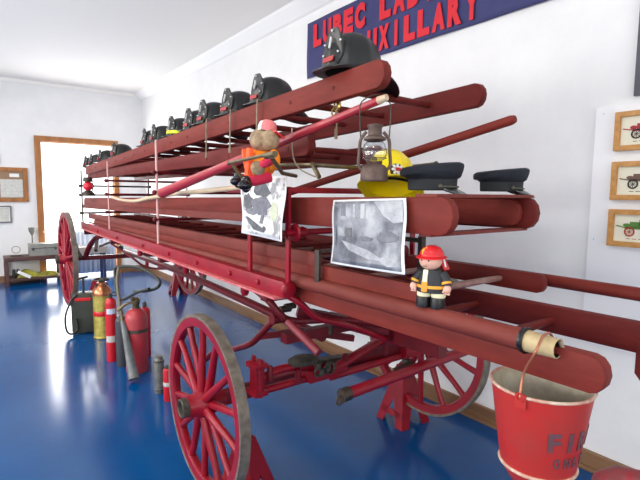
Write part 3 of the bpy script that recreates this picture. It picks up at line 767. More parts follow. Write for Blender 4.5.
# yellow band on one
bm = B(); lathe(bm, [(.131, .030), (.137, .032), (.134, .055), (.128, .055)], (0, 0, 0), None, 30, .81)
o = make('yellow_band', bm, mat('fluorescent_yellow', L(222, 240, 30), .5), hcopies[4]); 
# chin straps hanging from some of them, each a part of its helmet
def hang_strap(root, px, ln):
    loc = root.location.copy(); loc.y = P(px, 110, x=1.155).y; dy = 0; loc.z = topz(loc.y) + .004; rz = Matrix.Rotation(-root.rotation_euler.z, 3, 'Z'); s = root.scale.x
    x = 1.155
    pts = [Vector((1.20, loc.y + dy, loc.z + .0)), Vector((1.158, loc.y + dy, loc.z + .004)), Vector((x, loc.y + dy, loc.z - .04)), Vector((x, loc.y + dy + .005, loc.z - ln))]
    bm = B()
    for a, b in zip(pts, pts[1:]): bar(bm, a, b, .004, .012, 0, up=Vector((0, 1, 0)))
    box(bm, pts[-1], (.008, .022, .03), bev=.002)
    inv = (Matrix.Translation(root.location) @ root.rotation_euler.to_matrix().to_4x4() @ Matrix.Scale(s, 4)).inverted()
    for v in bm.verts: v.co = inv @ v.co
    make('chin_strap', bm, STRAP, root)
hang_strap(hcopies[0], 257, .17); hang_strap(hcopies[1], 230, .21); hang_strap(hcopies[2], 206, .21)

# brass snap buckle hanging on cord
t = Thing('snap_hook', 'brass snap hook hanging on a cord under the helmet ladder', 'hook', P(337, 108, x=1.24))
c = P(337, 108, x=1.24)
bm = B(); tube(bm, [Vector((c.x, c.y, 1.97)), c + Vector((0, 0, .02)), c + Vector((0, 0, -.06)), P(336, 134, x=1.24)], .0035, 6); t.part('cord', bm, STRAP)
bm = B(); torus(bm, c + Vector((0, 0, .01)), .018, .004, RY(PI / 2), 16, 6); torus(bm, c + Vector((0, .02, -.015)), .014, .004, RY(PI / 2), 16, 6); box(bm, c + Vector((0, -.012, .02)), (.008, .02, .04), bev=.002)
t.part('hook', bm, BRASSP)
bm = B(); tube(bm, [P(336, 129, x=1.24), P(336, 139, x=1.24)], .007, 8); t.part('toggle', bm, STRAP)

# yellow helmet
yh = helmet_base('yellow_helmet', 'yellow plastic helmet with a round fire emblem, behind the lantern', 'helmet', None, YEL, YEL, front=False)
yl = P(392, 190, x=1.36); yh.e.location = Vector((1.43, 1.42, 1.618)); yh.e.rotation_euler = (.10, -.30, PI * .5 + 2.1)
EMB = None
def decal(t, px, py, r):
    """round badge laid on the shell where the ray meets it"""
    e = t.e; M = Matrix.Translation(e.location) @ e.rotation_euler.to_matrix().to_4x4(); Mi = M.inverted()
    d = (Mi.to_3x3() @ (ROT @ Vector((px - 320, 240 - py, -FOC)))).normalized(); o = Mi @ EYE
    A = Vector((.128, .104, .135)); C0 = Vector((0, 0, .012))
    oo = Vector([(o - C0)[i] / A[i] for i in range(3)]); dd = Vector([d[i] / A[i] for i in range(3)])
    a = dd.dot(dd); b = 2 * oo.dot(dd); c = oo.dot(oo) - 1
    disc = b * b - 4 * a * c
    tt = (-b - math.sqrt(max(disc, 0))) / (2 * a); p = o + d * tt
    n = Vector([(p - C0)[i] / A[i] ** 2 for i in range(3)]).normalized()
    B3 = basis(n); Mz = Matrix((B3.col[0], B3.col[2], n)).transposed()
    sh = [c_ for c_ in e.children if c_.name.startswith('shell')][0]
    bm = B(); lathe(bm, [(0, .010), (r, .008), (r, -.01), (0, -.01)], p, Mz, 20); make('emblem', bm, mat('emblem_dark', L(30, 24, 26), .5), sh)
    bm = B()
    for k in range(8):
        a_ = 2 * PI * k / 8; ball(bm, p + Mz @ Vector((math.cos(a_) * r * .72, math.sin(a_) * r * .72, .010)), (r * .22, r * .22, r * .16), Mz, 8)
    lathe(bm, [(0, .013), (r * .55, .012), (r * .55, 0), (0, 0)], p, Mz, 16); make('emblem_white', bm, WHITE, sh)
    bm = B(); box(bm, p + n * .0135, (r * .8, r * .5, .003), Mz); make('emblem_red', bm, REDP, sh)
decal(yh, 397, 171, .030)
# black visor band of the yellow helmet
bm = B(); lathe(bm, [(.134, .0), (.140, .004), (.138, .022), (.131, .022)], (0, 0, 0), None, 30, .82, -.2, 1.9); yh.part('black_band', bm, BLACKG)

# navy dress caps
def cap(label, loc, rz, s=1.0, tilt=0):
    t = Thing('uniform_cap', label, 'cap', loc, 'navy uniform caps on the middle ladder', local=True, rot=(tilt, 0, rz))
    t.e.scale = (s, s, s)
    bm = B(); lathe(bm, [(.094, 0), (.095, .03), (.098, .044), (.112, .054), (.124, .068), (.127, .084), (.124, .094), (.110, .101), (.06, .098), (0, .097)], (0, 0, 0), None, 40, .92)
    for v in bm.verts:
        if v.co.z > .06: v.co.z += .012 * (v.co.x / .13); v.co.x -= .004
    t.part('crown', bm, NAVY)
    bm = B(); lathe(bm, [(.094, .002), (.0965, .004), (.0985, .042), (.095, .044)], (0, 0, 0), None, 40, .92); t.part('band', bm, mat('charcoal_mohair_band', L(32, 36, 40), .8, c2=L(24, 27, 31), scale=90))
    bm = B(); N = 20; rows = []
    for f in (0, .5, 1, 1.02, .5, 0):
        row = []
        for i in range(N + 1):
            a = -1.15 + 2.3 * i / N
            e = .060 * math.cos(a / 1.15 * PI / 2) ** .6 * (f if f <= 1 else 1)
            row.append(bm.verts.new(((.094 + e) * math.cos(a), (.0865 + e * .6) * math.sin(a), .010 - .036 * (e / .060) ** 1.2 - (.004 if len(rows) > 2 else 0) + .0)))
        rows.append(row)
    for p, q in zip(rows, rows[1:]):
        for i in range(N): bm.faces.new((p[i], p[i + 1], q[i + 1], q[i]))
    t.part('peak', bm, mat('black_patent', L(46, 50, 50), .2))
    bm = B()
    pts = [((.1015) * math.cos(a), .0945 * math.sin(a), .014) for a in [-1.25 + 2.5 * i / 16 for i in range(17)]]
    tube(bm, pts, .004, 6); ball(bm, (.1015 * math.cos(1.28), .0945 * math.sin(1.28), .016), .009, seg=10); ball(bm, (.1015 * math.cos(-1.28), .0945 * math.sin(-1.28), .016), .009, seg=10)
    t.part('chin_cord', bm, mat('dull_silver_cord', L(92, 90, 78), .5, metal=.4))
    return t
cap('navy uniform cap nearer the yellow helmet', P(432, 190, x=1.36) * 1 + Vector((0, 0, 0)), -.85, .90)
c2 = P(501, 190, x=1.76); cap('navy uniform cap farther right, at the end of the far rail', c2, -.75, .86)
for o_ in [o for o in COL.objects if o.name.startswith('uniform_cap')]:
    o_.location.z = 1.617

# ------------------------------------------------------------------ oil lantern
lx = 1.13; lc = P(374, 180, x=lx); lc.z = P(374, 181, x=lx).z
RUST = mat('rusty_tin', L(110, 92, 84), .6, metal=.4, c2=L(80, 62, 54), scale=26, bump=.2)
t = Thing('oil_lantern', 'old rusty oil lantern hanging by its wire handle from the slanted pole', 'lantern', lc)
ltop = P(374, 124, x=lx).z; H_ = ltop - lc.z; s = H_
bm = B(); lathe(bm, [(0, 0), (.235 * s, 0), (.245 * s, .02 * s), (.24 * s, .20 * s), (.20 * s, .26 * s), (.13 * s, .30 * s), (.15 * s, .34 * s), (0, .34 * s)], lc, None, 26); t.part('fuel_tank', bm, RUST)
gl = mat('lantern_glass', (.9, .93, .95), .05, trans=1.0)
bm = B(); lathe(bm, [(.12 * s, .34 * s), (.20 * s, .40 * s), (.225 * s, .50 * s), (.19 * s, .64 * s), (.13 * s, .70 * s), (.125 * s, .70 * s), (.185 * s, .64 * s), (.22 * s, .50 * s), (.195 * s, .40 * s), (.115 * s, .34 * s), (.12 * s, .34 * s)], lc, None, 26); t.part('glass_globe', bm, gl)
bm = B(); lathe(bm, [(0, .36 * s), (.05 * s, .36 * s), (.05 * s, .40 * s), (.02 * s, .43 * s), (0, .43 * s)], lc, None, 14); t.part('burner', bm, BRASS)
bm = B(); lathe(bm, [(.13 * s, .69 * s), (.20 * s, .72 * s), (.19 * s, .76 * s), (.12 * s, .80 * s), (.12 * s, .92 * s), (.14 * s, .95 * s), (.14 * s, .98 * s), (.05 * s, 1.0 * s), (0, 1.0 * s)], lc, None, 24); t.part('chimney_cap', bm, RUST)
rt = Vector((.80, -.60, 0))      # across the lantern
for sg in (-1, 1):
    pts = [lc + rt * sg * .20 * s + Vector((0, 0, .18 * s)), lc + rt * sg * .28 * s + Vector((0, 0, .28 * s)), lc + rt * sg * .27 * s + Vector((0, 0, .5 * s)), lc + rt * sg * .25 * s + Vector((0, 0, .72 * s)), lc + rt * sg * .15 * s + Vector((0, 0, .86 * s))]
    bm = B(); tube(bm, spline(pts, 5), .030 * s, 10); t.part('side_tube', bm, RUST)
bm = B()
for z in (.40, .55): torus(bm, lc + Vector((0, 0, z * s)), .215 * s, .006 * s)
t.part('guard_wire', bm, RUST)
bm = B(); hk = P(374, 93, x=lx)
pts = [lc + rt * -.25 * s + Vector((0, 0, .74 * s)), lc + rt * -.27 * s + Vector((0, 0, 1.15 * s)), lc + rt * -.24 * s + Vector((0, 0, 1.38 * s)), lc + rt * .02 * s + Vector((0, 0, 1.50 * s)), lc + rt * .24 * s + Vector((0, 0, 1.38 * s)), lc + rt * .27 * s + Vector((0, 0, 1.15 * s)), lc + rt * .25 * s + Vector((0, 0, .74 * s))]
tube(bm, spline(pts, 6), .0025, 6); t.part('handle', bm, IRON)

# red tail lantern at the far end
c = P(88, 186, x=1.12)
t = Thing('tail_lantern', 'small lantern with a red glass at the far end of the wagon', 'lantern', c)
bm = B(); ball(bm, c, .055); t.part('red_glass', bm, mat('red_glass', L(230, 40, 60), .2))
bm = B(); lathe(bm, [(0, -.115), (.07, -.115), (.07, -.085), (.03, -.05), (0, -.05)], c); lathe(bm, [(0, .10), (.045, .10), (.055, .05), (0, .045)], c)
tube(bm, [c + Vector((.03, 0, -.1)), c + Vector((.06, 0, 0)), c + Vector((.03, 0, .09))], .006, 6); t.part('frame', bm, IRON)

# ------------------------------------------------------------------ brass nozzle rack and string
t = Thing('brass_rack', 'aged brass rod rack with knobs between the bear and the lantern', 'rack', P(300, 165, x=1.10))
bm = B(); xb = .84
tube(bm, [P(229, 163, x=.86), P(270, 154, x=xb)], .0065, 10); ball(bm, P(229, 163, x=.86), .009, seg=10); tube(bm, [P(266, 156, x=xb), P(275, 154, x=xb)], .0115, 10); t.part('rod', bm, BRASS)
bm = B(); tube(bm, [P(270, 155, x=xb), P(282, 173, x=.98), P(296, 176, x=1.10)], .008, 8); t.part('arm', bm, BRASS)
bm = B(); tube(bm, [P(232, 164, x=.86), P(243, 179, x=.90)], .0075, 8); t.part('arm', bm, BRASS)
bm = B(); tube(bm, spline([P(281, 165, x=1.16), P(313, 165, x=1.16), P(345, 167, x=1.28), P(392, 168, x=1.62), P(435, 164, x=1.70)], 5), .0085, 8); ball(bm, P(436, 164, x=1.70), .013, seg=10); t.part('rod', bm, BRASS)
bm = B(); tube(bm, [P(313, 165, x=1.16), P(319, 177, x=1.14)], .010, 8); ball(bm, P(313, 165, x=1.16), .013, seg=10); t.part('arm', bm, BRASS)
bm = B(); tube(bm, [P(427, 165, x=1.69), P(430, 172, x=1.66)], .006, 8); t.part('arm', bm, BRASS)
bm = B(); tube(bm, spline([P(292, 128, x=1.15), P(293, 155, x=1.13), P(299, 168, x=1.12), P(311, 175, x=1.12), P(318, 177, x=1.13)], 6), .003, 6)
solid('string', bm, STRING, 'thin cord looping down beside the slanted red pole', 'cord', P(296, 160, x=1.13))

# ------------------------------------------------------------------ photo sheets
def photo_mat(name, seed, lo, hi, p0, p1, sc, tint):
    """printed image: soft patches of grey between lo and hi"""
    m = bpy.data.materials.new(name); m.use_nodes = True; nt = m.node_tree; b = nt.nodes['Principled BSDF']; b.inputs['Roughness'].default_value = .32
    tc = nt.nodes.new('ShaderNodeTexCoord'); mp = nt.nodes.new('ShaderNodeMapping'); mp.inputs['Location'].default_value = (seed, seed, seed)
    n1 = nt.nodes.new('ShaderNodeTexNoise'); n1.inputs['Scale'].default_value = sc; n1.inputs['Detail'].default_value = 8; n1.inputs['Roughness'].default_value = .6
    r = nt.nodes.new('ShaderNodeValToRGB'); E_ = r.color_ramp.elements
    E_[0].position = p0; E_[0].color = (*lo, 1); E_[1].position = p1; E_[1].color = (*hi, 1)
    mid = E_.new((p0 + p1) / 2); mid.color = (*tint, 1)
    nt.links.new(tc.outputs['Object'], mp.inputs[0]); nt.links.new(mp.outputs[0], n1.inputs[0]); nt.links.new(n1.outputs[0], r.inputs[0]); nt.links.new(r.outputs[0], b.inputs['Base Color'])
    return m
def sheet(label, TL, TR, BL, BR, curl, blocks, mt):
    t = Thing('photo_print', label, 'photo', (TL + TR) / 2)
    nrm = (TR - TL).cross(BL - TL).normalized()
    if nrm.x > 0: nrm = -nrm
    def pt(u, v, lift=0):
        p = TL * (1 - u) * (1 - v) + TR * u * (1 - v) + BL * (1 - u) * v + BR * u * v
        return p + nrm * (curl * (4 * u * (1 - u)) * v + lift + .004 * math.sin(v * 7 + u * 3))
    def patch(name, u0, u1, v0, v1, lift, m, parent=None, nu=14, nv=14):
        bm = B(); g = [[bm.verts.new(pt(u0 + (u1 - u0) * i / nu, v0 + (v1 - v0) * j / nv, lift)) for j in range(nv + 1)] for i in range(nu + 1)]
        for i in range(nu):
            for j in range(nv): bm.faces.new((g[i][j], g[i + 1][j], g[i + 1][j + 1], g[i][j + 1]))
        o = t.part(name, bm, m, parent=parent); o.modifiers.new('t', 'SOLIDIFY').thickness = .0012; return o
    patch('paper', 0, 1, 0, 1, 0, mat('photo_paper', L(240, 242, 244), .35))
    im = patch('image', .03, .97, .03, .97, .0014, mt)
    for poly, m in blocks:
        bm = B(); f = bm.faces.new([bm.verts.new(pt(u, v, .0030)) for u, v in poly]); bmesh.ops.triangulate(bm, faces=[f])
        o = t.part('image_detail', bm, m, parent=im, smooth=False); o.modifiers.new('t', 'SOLIDIFY').thickness = .0008
PD = mat('photo_dark_grey', L(62, 63, 70), .35, c2=L(104, 106, 112), scale=40); PM = mat('photo_mid_grey', L(92, 94, 104), .35, c2=L(124, 126, 134), scale=40)
PL = mat('photo_light', L(134, 138, 146), .35, c2=L(172, 175, 180), scale=30); PG = mat('photo_green', L(164, 178, 136), .4, c2=L(206, 210, 190), scale=30)
def blob(u, v, a, b, n=14, sd=0):
    random.seed(sd); return [(u + a * math.cos(2 * PI * k / n) * random.uniform(.7, 1.15), v + b * math.sin(2 * PI * k / n) * random.uniform(.7, 1.15)) for k in range(n)]
sheet('portrait photo print hanging below the teddy bear', P(241.5, 177, x=1.095), P(287, 176, x=1.095), P(242, 233, x=1.07), P(281.5, 242, x=1.05), -.012,
      [(blob(.50, .22, .20, .14, sd=1), PD), (blob(.46, .48, .22, .18, sd=2), PM), (blob(.17, .44, .11, .17, sd=3), PD), (blob(.24, .60, .18, .06, sd=4), PM),
       ([(.08, .70), (.14, .69), (.50, .84), (.56, .92), (.30, .90)], PD), (blob(.56, .86, .05, .05, sd=6), PD), (blob(.78, .55, .10, .17, sd=5), PG),
       ([(.48, .62), (.56, .60), (.52, .78), (.44, .78)], PM)],
      photo_mat('portrait_photo_image', 3, L(150, 150, 152), L(226, 228, 226), .40, .52, 14, L(214, 214, 214)))
sheet('wide photo print of an old building taped on the middle ladder', P(333.5, 200, x=1.165), P(406, 198, x=1.165), P(331, 263, x=1.14), P(404.5, 275, x=1.12), .012,
      [([(.15, .05), (.22, .05), (.22, .26), (.15, .25)], PM), ([(.33, .07), (.37, .07), (.37, .28), (.33, .27)], PL), ([(.44, .07), (.50, .07), (.50, .29), (.44, .28)], PL),
       ([(.11, .43), (.21, .43), (.21, .56), (.11, .55)], PL), ([(.23, .43), (.31, .43), (.31, .58), (.23, .57)], PD), ([(.62, .04), (.97, .04), (.97, .32), (.86, .34), (.74, .24)], PL),
       (blob(.80, .54, .17, .08, sd=8), PM), (blob(.52, .58, .12, .04, sd=9), PM), ([(.16, .62), (.60, .74), (.80, .86), (.60, .86), (.30, .76)], PL), (blob(.84, .86, .11, .07, sd=11), PL),
       ([(.045, .06), (.075, .06), (.075, .72), (.045, .70)], PM)],
      photo_mat('building_photo_image', 8, L(78, 82, 92), L(160, 164, 170), .36, .64, 11, L(118, 122, 132)))

# ------------------------------------------------------------------ teddy bear
FUR = mat('matted_tan_fur', L(176, 152, 122), .95, c2=L(134, 112, 86), scale=34, bump=.8)
ORG = mat('orange_vest_cloth', L(252, 150, 20), .8, c2=L(240, 124, 12), scale=8, bump=.1)
HOT = mat('neon_orange_cloth', L(250, 96, 46), .8)
PNK = mat('pink_red_trousers', L(214, 40, 78), .8, c2=L(190, 30, 64), scale=10)
bx = .965; bc = P(262, 178, x=bx)
U = lambda px, py, dx=0: P(px, py, x=bx + dx)
t = Thing('teddy_bear', 'tan teddy bear in a pink cap and orange vest sitting on the rack', 'teddy bear', bc)
hc = U(264, 140); 
def sc(px): return px * bx * (.596 + .797 * 1.78) / 470 / .985   # pixels at the bear to metres
bm = B(); ball(bm, hc, (sc(14.5), sc(13), sc(12))); ball(bm, hc + Vector((-.03, -.02, -sc(1.5))), (sc(8), sc(8), sc(7))); ball(bm, U(270, 140) , (sc(9), sc(9), sc(10)))
body = t.part('body', bm, FUR)
rm_ = body.modifiers.new('r', 'REMESH'); rm_.mode = 'VOXEL'; rm_.voxel_size = .006; rm_.use_smooth_shade = True
bm = B(); ball(bm, U(262, 163), (sc(14.5), sc(13), sc(15))); ball(bm, U(250, 158, -.02), (sc(6), sc(6), sc(5.5))); ball(bm, U(274, 160), (sc(6), sc(6), sc(10)))
v_ = t.part('vest', bm, ORG); r_ = v_.modifiers.new('r', 'REMESH'); r_.mode = 'VOXEL'; r_.voxel_size = .006; r_.use_smooth_shade = True
bm = B(); bar(bm, U(250, 148, -.065), U(248, 176, -.07), .02, .03, .006); bar(bm, U(244, 150, -.04), U(247, 168, -.05), .02, .02, .006); t.part('vest_trim', bm, HOT, label='neon orange vest edge')
bm = B(); ball(bm, U(258, 168, -.08), (sc(7), sc(6), sc(6.5))); t.part('paw', bm, FUR)
bm = B(); tube(bm, spline([U(270, 160, -.03), U(266, 163, -.07), U(262, 164, -.08)], 5), [.02, .02, .019, .019, .018, .017, .016, .016, .015, .014, .013], 12); t.part('sleeve', bm, PNK)
bm = B(); tube(bm, spline([U(270, 177), U(258, 180, -.05), U(246, 182, -.09)], 5), .021, 14); t.part('trouser_leg', bm, PNK)
bm = B(); tube(bm, spline([U(258, 176, .02), U(248, 179, -.02), U(240, 179, -.05)], 5), .019, 14); t.part('trouser_leg', bm, PNK)
for q, dx in (((246, 184), -.10), ((238, 180), -.06)):
    bm = B(); ball(bm, U(q[0], q[1], dx), (.020, .026, .034)); ball(bm, U(q[0] - 1, q[1] + 1.5, dx - .02), (.030, .020, .018)); b_ = t.part('boot', bm, mat('glossy_black_boot', L(18, 18, 26), .2))
CAPP = mat('faded_pink_cap', L(232, 128, 128), .8)
bm = B(); lathe(bm, [(sc(8.5), 0), (sc(8.7), sc(5)), (sc(7.5), sc(9)), (sc(4), sc(11)), (0, sc(11.5))], U(267, 132), RY(.18), 22, 1.0)
cp = t.part('cap', bm, CAPP)
bm = B(); lathe(bm, [(sc(8.8), 0), (sc(9), sc(4.5)), (sc(7.8), sc(8.4)), (sc(7.6), sc(8)), (sc(8.6), 0)], U(267, 132) + Vector((-.001, 0, 0)), RY(.18), 12, 1.0, 2.4, 3.5)
t.part('cap_front', bm, WHITE, parent=cp, label='white front panel')
bm = B(); box(bm, U(276, 134, .02), (.05, .07, .006), RX(.2) @ RY(.5), .002); t.part('cap_peak', bm, REDP, parent=cp)

# ------------------------------------------------------------------ firefighter doll
dx_ = 1.185; D0 = P(431, 300, x=dx_); D0.z = 1.240
ds = (P(431, 245, x=dx_).z - P(431, 301, x=dx_).z) * 1.08
fr = Vector((-.93, -.36, 0)).normalized(); ax = Vector((-fr.y * -1, fr.x * -1, 0)) * 1.0; ax = Vector((.36, -.93, 0)).normalized()
Mf = Matrix((ax, -fr, Vector((0, 0, 1)))).transposed()
def DP(u, v, f=0): return D0 + ax * u * ds + fr * f * ds + Vector((0, 0, v * ds))
t = Thing('firefighter_doll', 'small firefighter doll in red helmet and black coat standing on the side pole', 'doll', D0)
TRS = mat('cream_reflective', L(232, 226, 190), .6)
for u in (-.12, .12):
    bm = B(); lathe(bm, [(0, 0), (.12 * ds, 0), (.125 * ds, .06 * ds), (.115 * ds, .17 * ds), (0, .19 * ds)], DP(u, 0, .02), Mf, 18, 1.15); t.part('boot', bm, BLACKG)
    bm = B(); lathe(bm, [(.105 * ds, .165 * ds), (.12 * ds, .19 * ds), (.115 * ds, .27 * ds), (0, .28 * ds)], DP(u, 0), Mf, 18); t.part('trouser_cuff', bm, TRS)
bm = B(); lathe(bm, [(0, .25 * ds), (.235 * ds, .25 * ds), (.24 * ds, .33 * ds), (.21 * ds, .50 * ds), (.16 * ds, .62 * ds), (.08 * ds, .66 * ds), (0, .66 * ds)], DP(0, 0), Mf, 26, .72)
co = t.part('coat', bm, mat('black_coat', L(36, 38, 42), .6))
bm = B(); lathe(bm, [(.238 * ds, .325 * ds), (.247 * ds, .33 * ds), (.240 * ds, .375 * ds), (.228 * ds, .375 * ds)], DP(0, 0), Mf, 26, .73); t.part('coat_stripe', bm, mat('amber_stripe', L(230, 160, 40), .5), parent=co)
bm = B(); bar(bm, DP(-.06, .27, .18), DP(-.06, .45, .165), .10 * ds, .02 * ds, .003, up=fr); t.part('apron', bm, mat('amber_cloth', L(226, 150, 44), .6), parent=co)
bm = B(); bar(bm, DP(-.06, .43, .17), DP(-.06, .63, .12), .08 * ds, .02 * ds, .003, up=fr); t.part('shirt', bm, TRS, parent=co)
for sgn in (-1, 1):
    bm = B(); tube(bm, spline([DP(sgn * .17, .57), DP(sgn * .245, .47, .02), DP(sgn * .27, .38, .05)], 5), [.075 * ds] * 11, 12); ar = t.part('sleeve', bm, MATS['black_coat'])
    bm = B(); tube(bm, [DP(sgn * .25, .44, .03), DP(sgn * .262, .405, .04)], .083 * ds, 12); t.part('sleeve_stripe', bm, MATS['amber_stripe'], parent=ar)
    bm = B(); ball(bm, DP(sgn * .28, .33, .06), (.07 * ds, .06 * ds, .075 * ds)); 
    for k in range(4): tube(bm, [DP(sgn * (.245 + .02 * k), .30, .06), DP(sgn * (.25 + .022 * k), .24, .07)], .014 * ds, 6)
    tube(bm, [DP(sgn * .25, .33, .10), DP(sgn * .23, .28, .13)], .016 * ds, 6)
    t.part('hand', bm, mat('doll_skin', L(226, 176, 156), .5), parent=ar)
bm = B(); ball(bm, DP(-.02, .765, .02), (.185 * ds, .175 * ds, .15 * ds), Mf, 20); ball(bm, DP(-.06, .73, .18), (.03 * ds, .035 * ds, .03 * ds), Mf, 10)
hd = t.part('head', bm, MATS['doll_skin'])
bm = B()
for u in (-.12, .0): ball(bm, DP(u, .785, .185 if u > -.1 else .16), .016 * ds, seg=8)
bar(bm, DP(-.10, .69, .165), DP(-.02, .69, .175), .01 * ds, .008 * ds); t.part('face', bm, BLACKG, parent=hd)
bm = B(); lathe(bm, [(.20 * ds, 0), (.19 * ds, .06 * ds), (.14 * ds, .13 * ds), (.06 * ds, .165 * ds), (0, .17 * ds)], DP(-.01, .85, .0), Mf @ RX(.05), 24)
lathe(bm, [(.18 * ds, .01 * ds), (.245 * ds, -.015 * ds), (.25 * ds, -.03 * ds), (.18 * ds, -.005 * ds)], DP(-.01, .85, .02), Mf @ RX(.05), 24)
bar(bm, DP(.12, .80, -.12), DP(.22, .62, -.10), .16 * ds, .03 * ds, .004)
hm = t.part('helmet', bm, REDP)
bm = B(); prism(bm, [(-.06 * ds, 0), (.06 * ds, 0), (.07 * ds, .08 * ds), (0, .13 * ds), (-.07 * ds, .08 * ds)], .015 * ds, DP(-.06, .88, .17), Mf @ RX(-.5)); t.part('helmet_badge', bm, MATS['amber_stripe'], parent=hm)
bm = B(); tube(bm, spline([DP(.12, .88, .02), DP(.19, .80, .0), DP(.22, .68, -.02)], 4), .014 * ds, 6); t.part('helmet_strap', bm, WHITE, parent=hm)

# ------------------------------------------------------------------ fire bucket
FB = mat('faded_bucket_red', L(184, 38, 36), .45, c2=L(160, 58, 52), scale=9, spread=.8, bump=.08, spec=.3)
INN = mat('weathered_bucket_inside', L(206, 202, 184), .6, c2=L(150, 134, 108), scale=14, spread=.8, bump=.2)
bk = P(541.5, 383, x=1.275); Rr = .134
tb = P(540, 462, x=1.27)
t = Thing('fire_bucket', 'red round-bottomed fire bucket hanging from the canvas-ended pole', 'bucket', Vector((bk.x, bk.y, bk.z - .28)))
ztop_, zbot = bk.z, bk.z - .232; rb = .100
o_ = Vector((bk.x, bk.y, 0))
bm = B(); lathe(bm, [(rb, zbot), (Rr, ztop_)], o_, None, 48); lathe(bm, [(rb, zbot - .001), (rb - .008, zbot - .02), (rb * .7, zbot - .055), (rb * .3, zbot - .072), (0, zbot - .076)], o_, None, 48)
bmesh.ops.remove_doubles(bm, verts=bm.verts, dist=.0015)
bd = t.part('body', bm, FB)
bm = B(); lathe(bm, [(Rr - .002, ztop_), (rb - .003, zbot + .002), (rb * .6, zbot - .03), (0, zbot - .045)], o_, None, 48); t.part('inside', bm, INN, label='weathered cream inside')
bm = B(); torus(bm, Vector((bk.x, bk.y, ztop_)), Rr, .0045, None, 48, 8); t.part('rim', bm, mat('worn_cream_rim', L(206, 190, 170), .5, c2=L(180, 120, 100), scale=30))
bm = B(); torus(bm, Vector((bk.x, bk.y, zbot)), rb + .001, .005, None, 48, 8); t.part('foot_ring', bm, MATS['worn_cream_rim'])
ears = [Vector((-.93, -.37, 0)).normalized(), Vector((.93, .37, 0)).normalized()]
ears = [ (P(516, 400, z=ztop_) - Vector((bk.x, bk.y, ztop_))).normalized() ]; ears.append(-ears[0])
for e_ in ears:
    bm = B(); c = Vector((bk.x, bk.y, ztop_ - .012)) + e_ * (Rr + .002); box(bm, c, (.03, .006, .04), basis(e_) @ Matrix.Identity(3), .002); torus(bm, c + e_ * .005 + Vector((0, 0, .012)), .010, .003, basis(e_) @ RX(PI / 2), 14, 6)
    t.part('ear', bm, FB)
apex = Vector((1.185, P(546, 340, x=1.185).y, 1.212 + .033))
pts = [Vector((bk.x, bk.y, ztop_ + .0)) + ears[0] * (Rr + .006), Vector((bk.x, bk.y, ztop_ + .06)) + ears[0] * (Rr * .93), apex + ears[0] * .065 + Vector((0, 0, -.035)), apex + ears[0] * .025 + Vector((0, 0, -.004)), apex, apex + ears[1] * .03 + Vector((0, 0, -.008)), apex + ears[1] * .075 + Vector((0, 0, -.05)), Vector((bk.x, bk.y, ztop_ + .05)) + ears[1] * (Rr * .95), Vector((bk.x, bk.y, ztop_)) + ears[1] * (Rr + .006)]
bm = B(); tube(bm, spline(pts, 6), .0035, 8); t.part('bail', bm, mat('copper_wire', L(176, 110, 84), .4, metal=.5))
bm = B(); tube(bm, spline([P(560, 340, x=1.20), P(563, 350, x=1.22), P(566, 366, x=1.26)], 4), .006, 8); t.part('tie', bm, STRING)
INK = mat('grey_stencil_paint', L(112, 62, 66), .5, c2=L(88, 66, 74), scale=30)
def wrap_word(word, ang0, z0, hgt, wd, gap):
    a = ang0
    for ch in word:
        bm = glyph_mesh(ch, wd if ch != 'I' else wd * .42, hgt, .002, .045)
        w_ = wd if ch != 'I' else wd * .42
        for v in bm.verts:
            lx, dp, lz = v.co
            z = z0 + lz; r = rb + (Rr - rb) * (z - zbot) / (ztop_ - zbot) + .0012 + dp
            an = a + lx / (rb + .02)
            v.co = Vector((bk.x + r * math.cos(an), bk.y + r * math.sin(an), z))
        t.part('letter', bm, INK, parent=bd, smooth=False, label='grey stencilled letter')
        a += (w_ + gap) / (rb + .02)
q = P(550, 430, x=1.18); 
va = math.atan2(-bk.y, -bk.x)              # towards the camera
wrap_word('FIRE', va + .20, zbot + .088, .056, .032, .022)
wrap_word('ONLY', va + .36, zbot + .040, .030, .020, .012)

# ================================================================== EXTINGUISHERS ON THE FLOOR
def gp(px, py): return P(px, py, z=0)
# dark green tank
c = Vector((1.00, 5.80, 0))
t = Thing('pump_tank', 'dark green rectangular pump tank with a black hose, by the rear wheel', 'tank', c)
GR = mat('dark_green_tank', L(58, 62, 52), .5, c2=L(44, 46, 40), scale=6)
bm = B(); box(bm, c + Vector((0, 0, .24)), (.25, .15, .46), RZ(-.3), .03); t.part('body', bm, GR)
bm = B(); box(bm, c + Vector((-.02, -.055, .40)) + RZ(-.3) @ Vector((0, -.022, 0)), (.16, .012, .035), RZ(-.3), .002); t.part('red_plate', bm, REDP)
bm = B(); tube(bm, [c + Vector((0, 0, .46)), c + Vector((0, 0, .62))], .012, 8); tube(bm, [c + Vector((-.06, 0, .62)), c + Vector((.05, 0, .64))], .012, 8); t.part('pump_handle', bm, IRON)
bm = B(); tube(bm, spline([c + Vector((-.0, -.02, .47)), c + Vector((-.12, -.06, .42)), c + Vector((-.20, -.08, .25)), c + Vector((-.20, -.09, .08)), c + Vector((-.15, -.1, .03)), c + Vector((-.09, -.1, .08)), c + Vector((-.10, -.1, .2))], 6), .012, 8); t.part('hose', bm, BLACKG)
bm = B(); box(bm, c + Vector((.16, .05, .24)), (.10, .12, .44), RZ(-.3), .02); t.part('side_tank', bm, mat('black_tank', L(34, 34, 34), .5))

def cyl_prof(r, h, dome): 
    p = [(0, 0), (r * .96, 0), (r, .01), (r, h)]
    for k in range(1, 7):
        a = PI / 2 * k / 6; p.append((r * math.cos(a) if k < 6 else .0, h + dome * math.sin(a)))
    return p
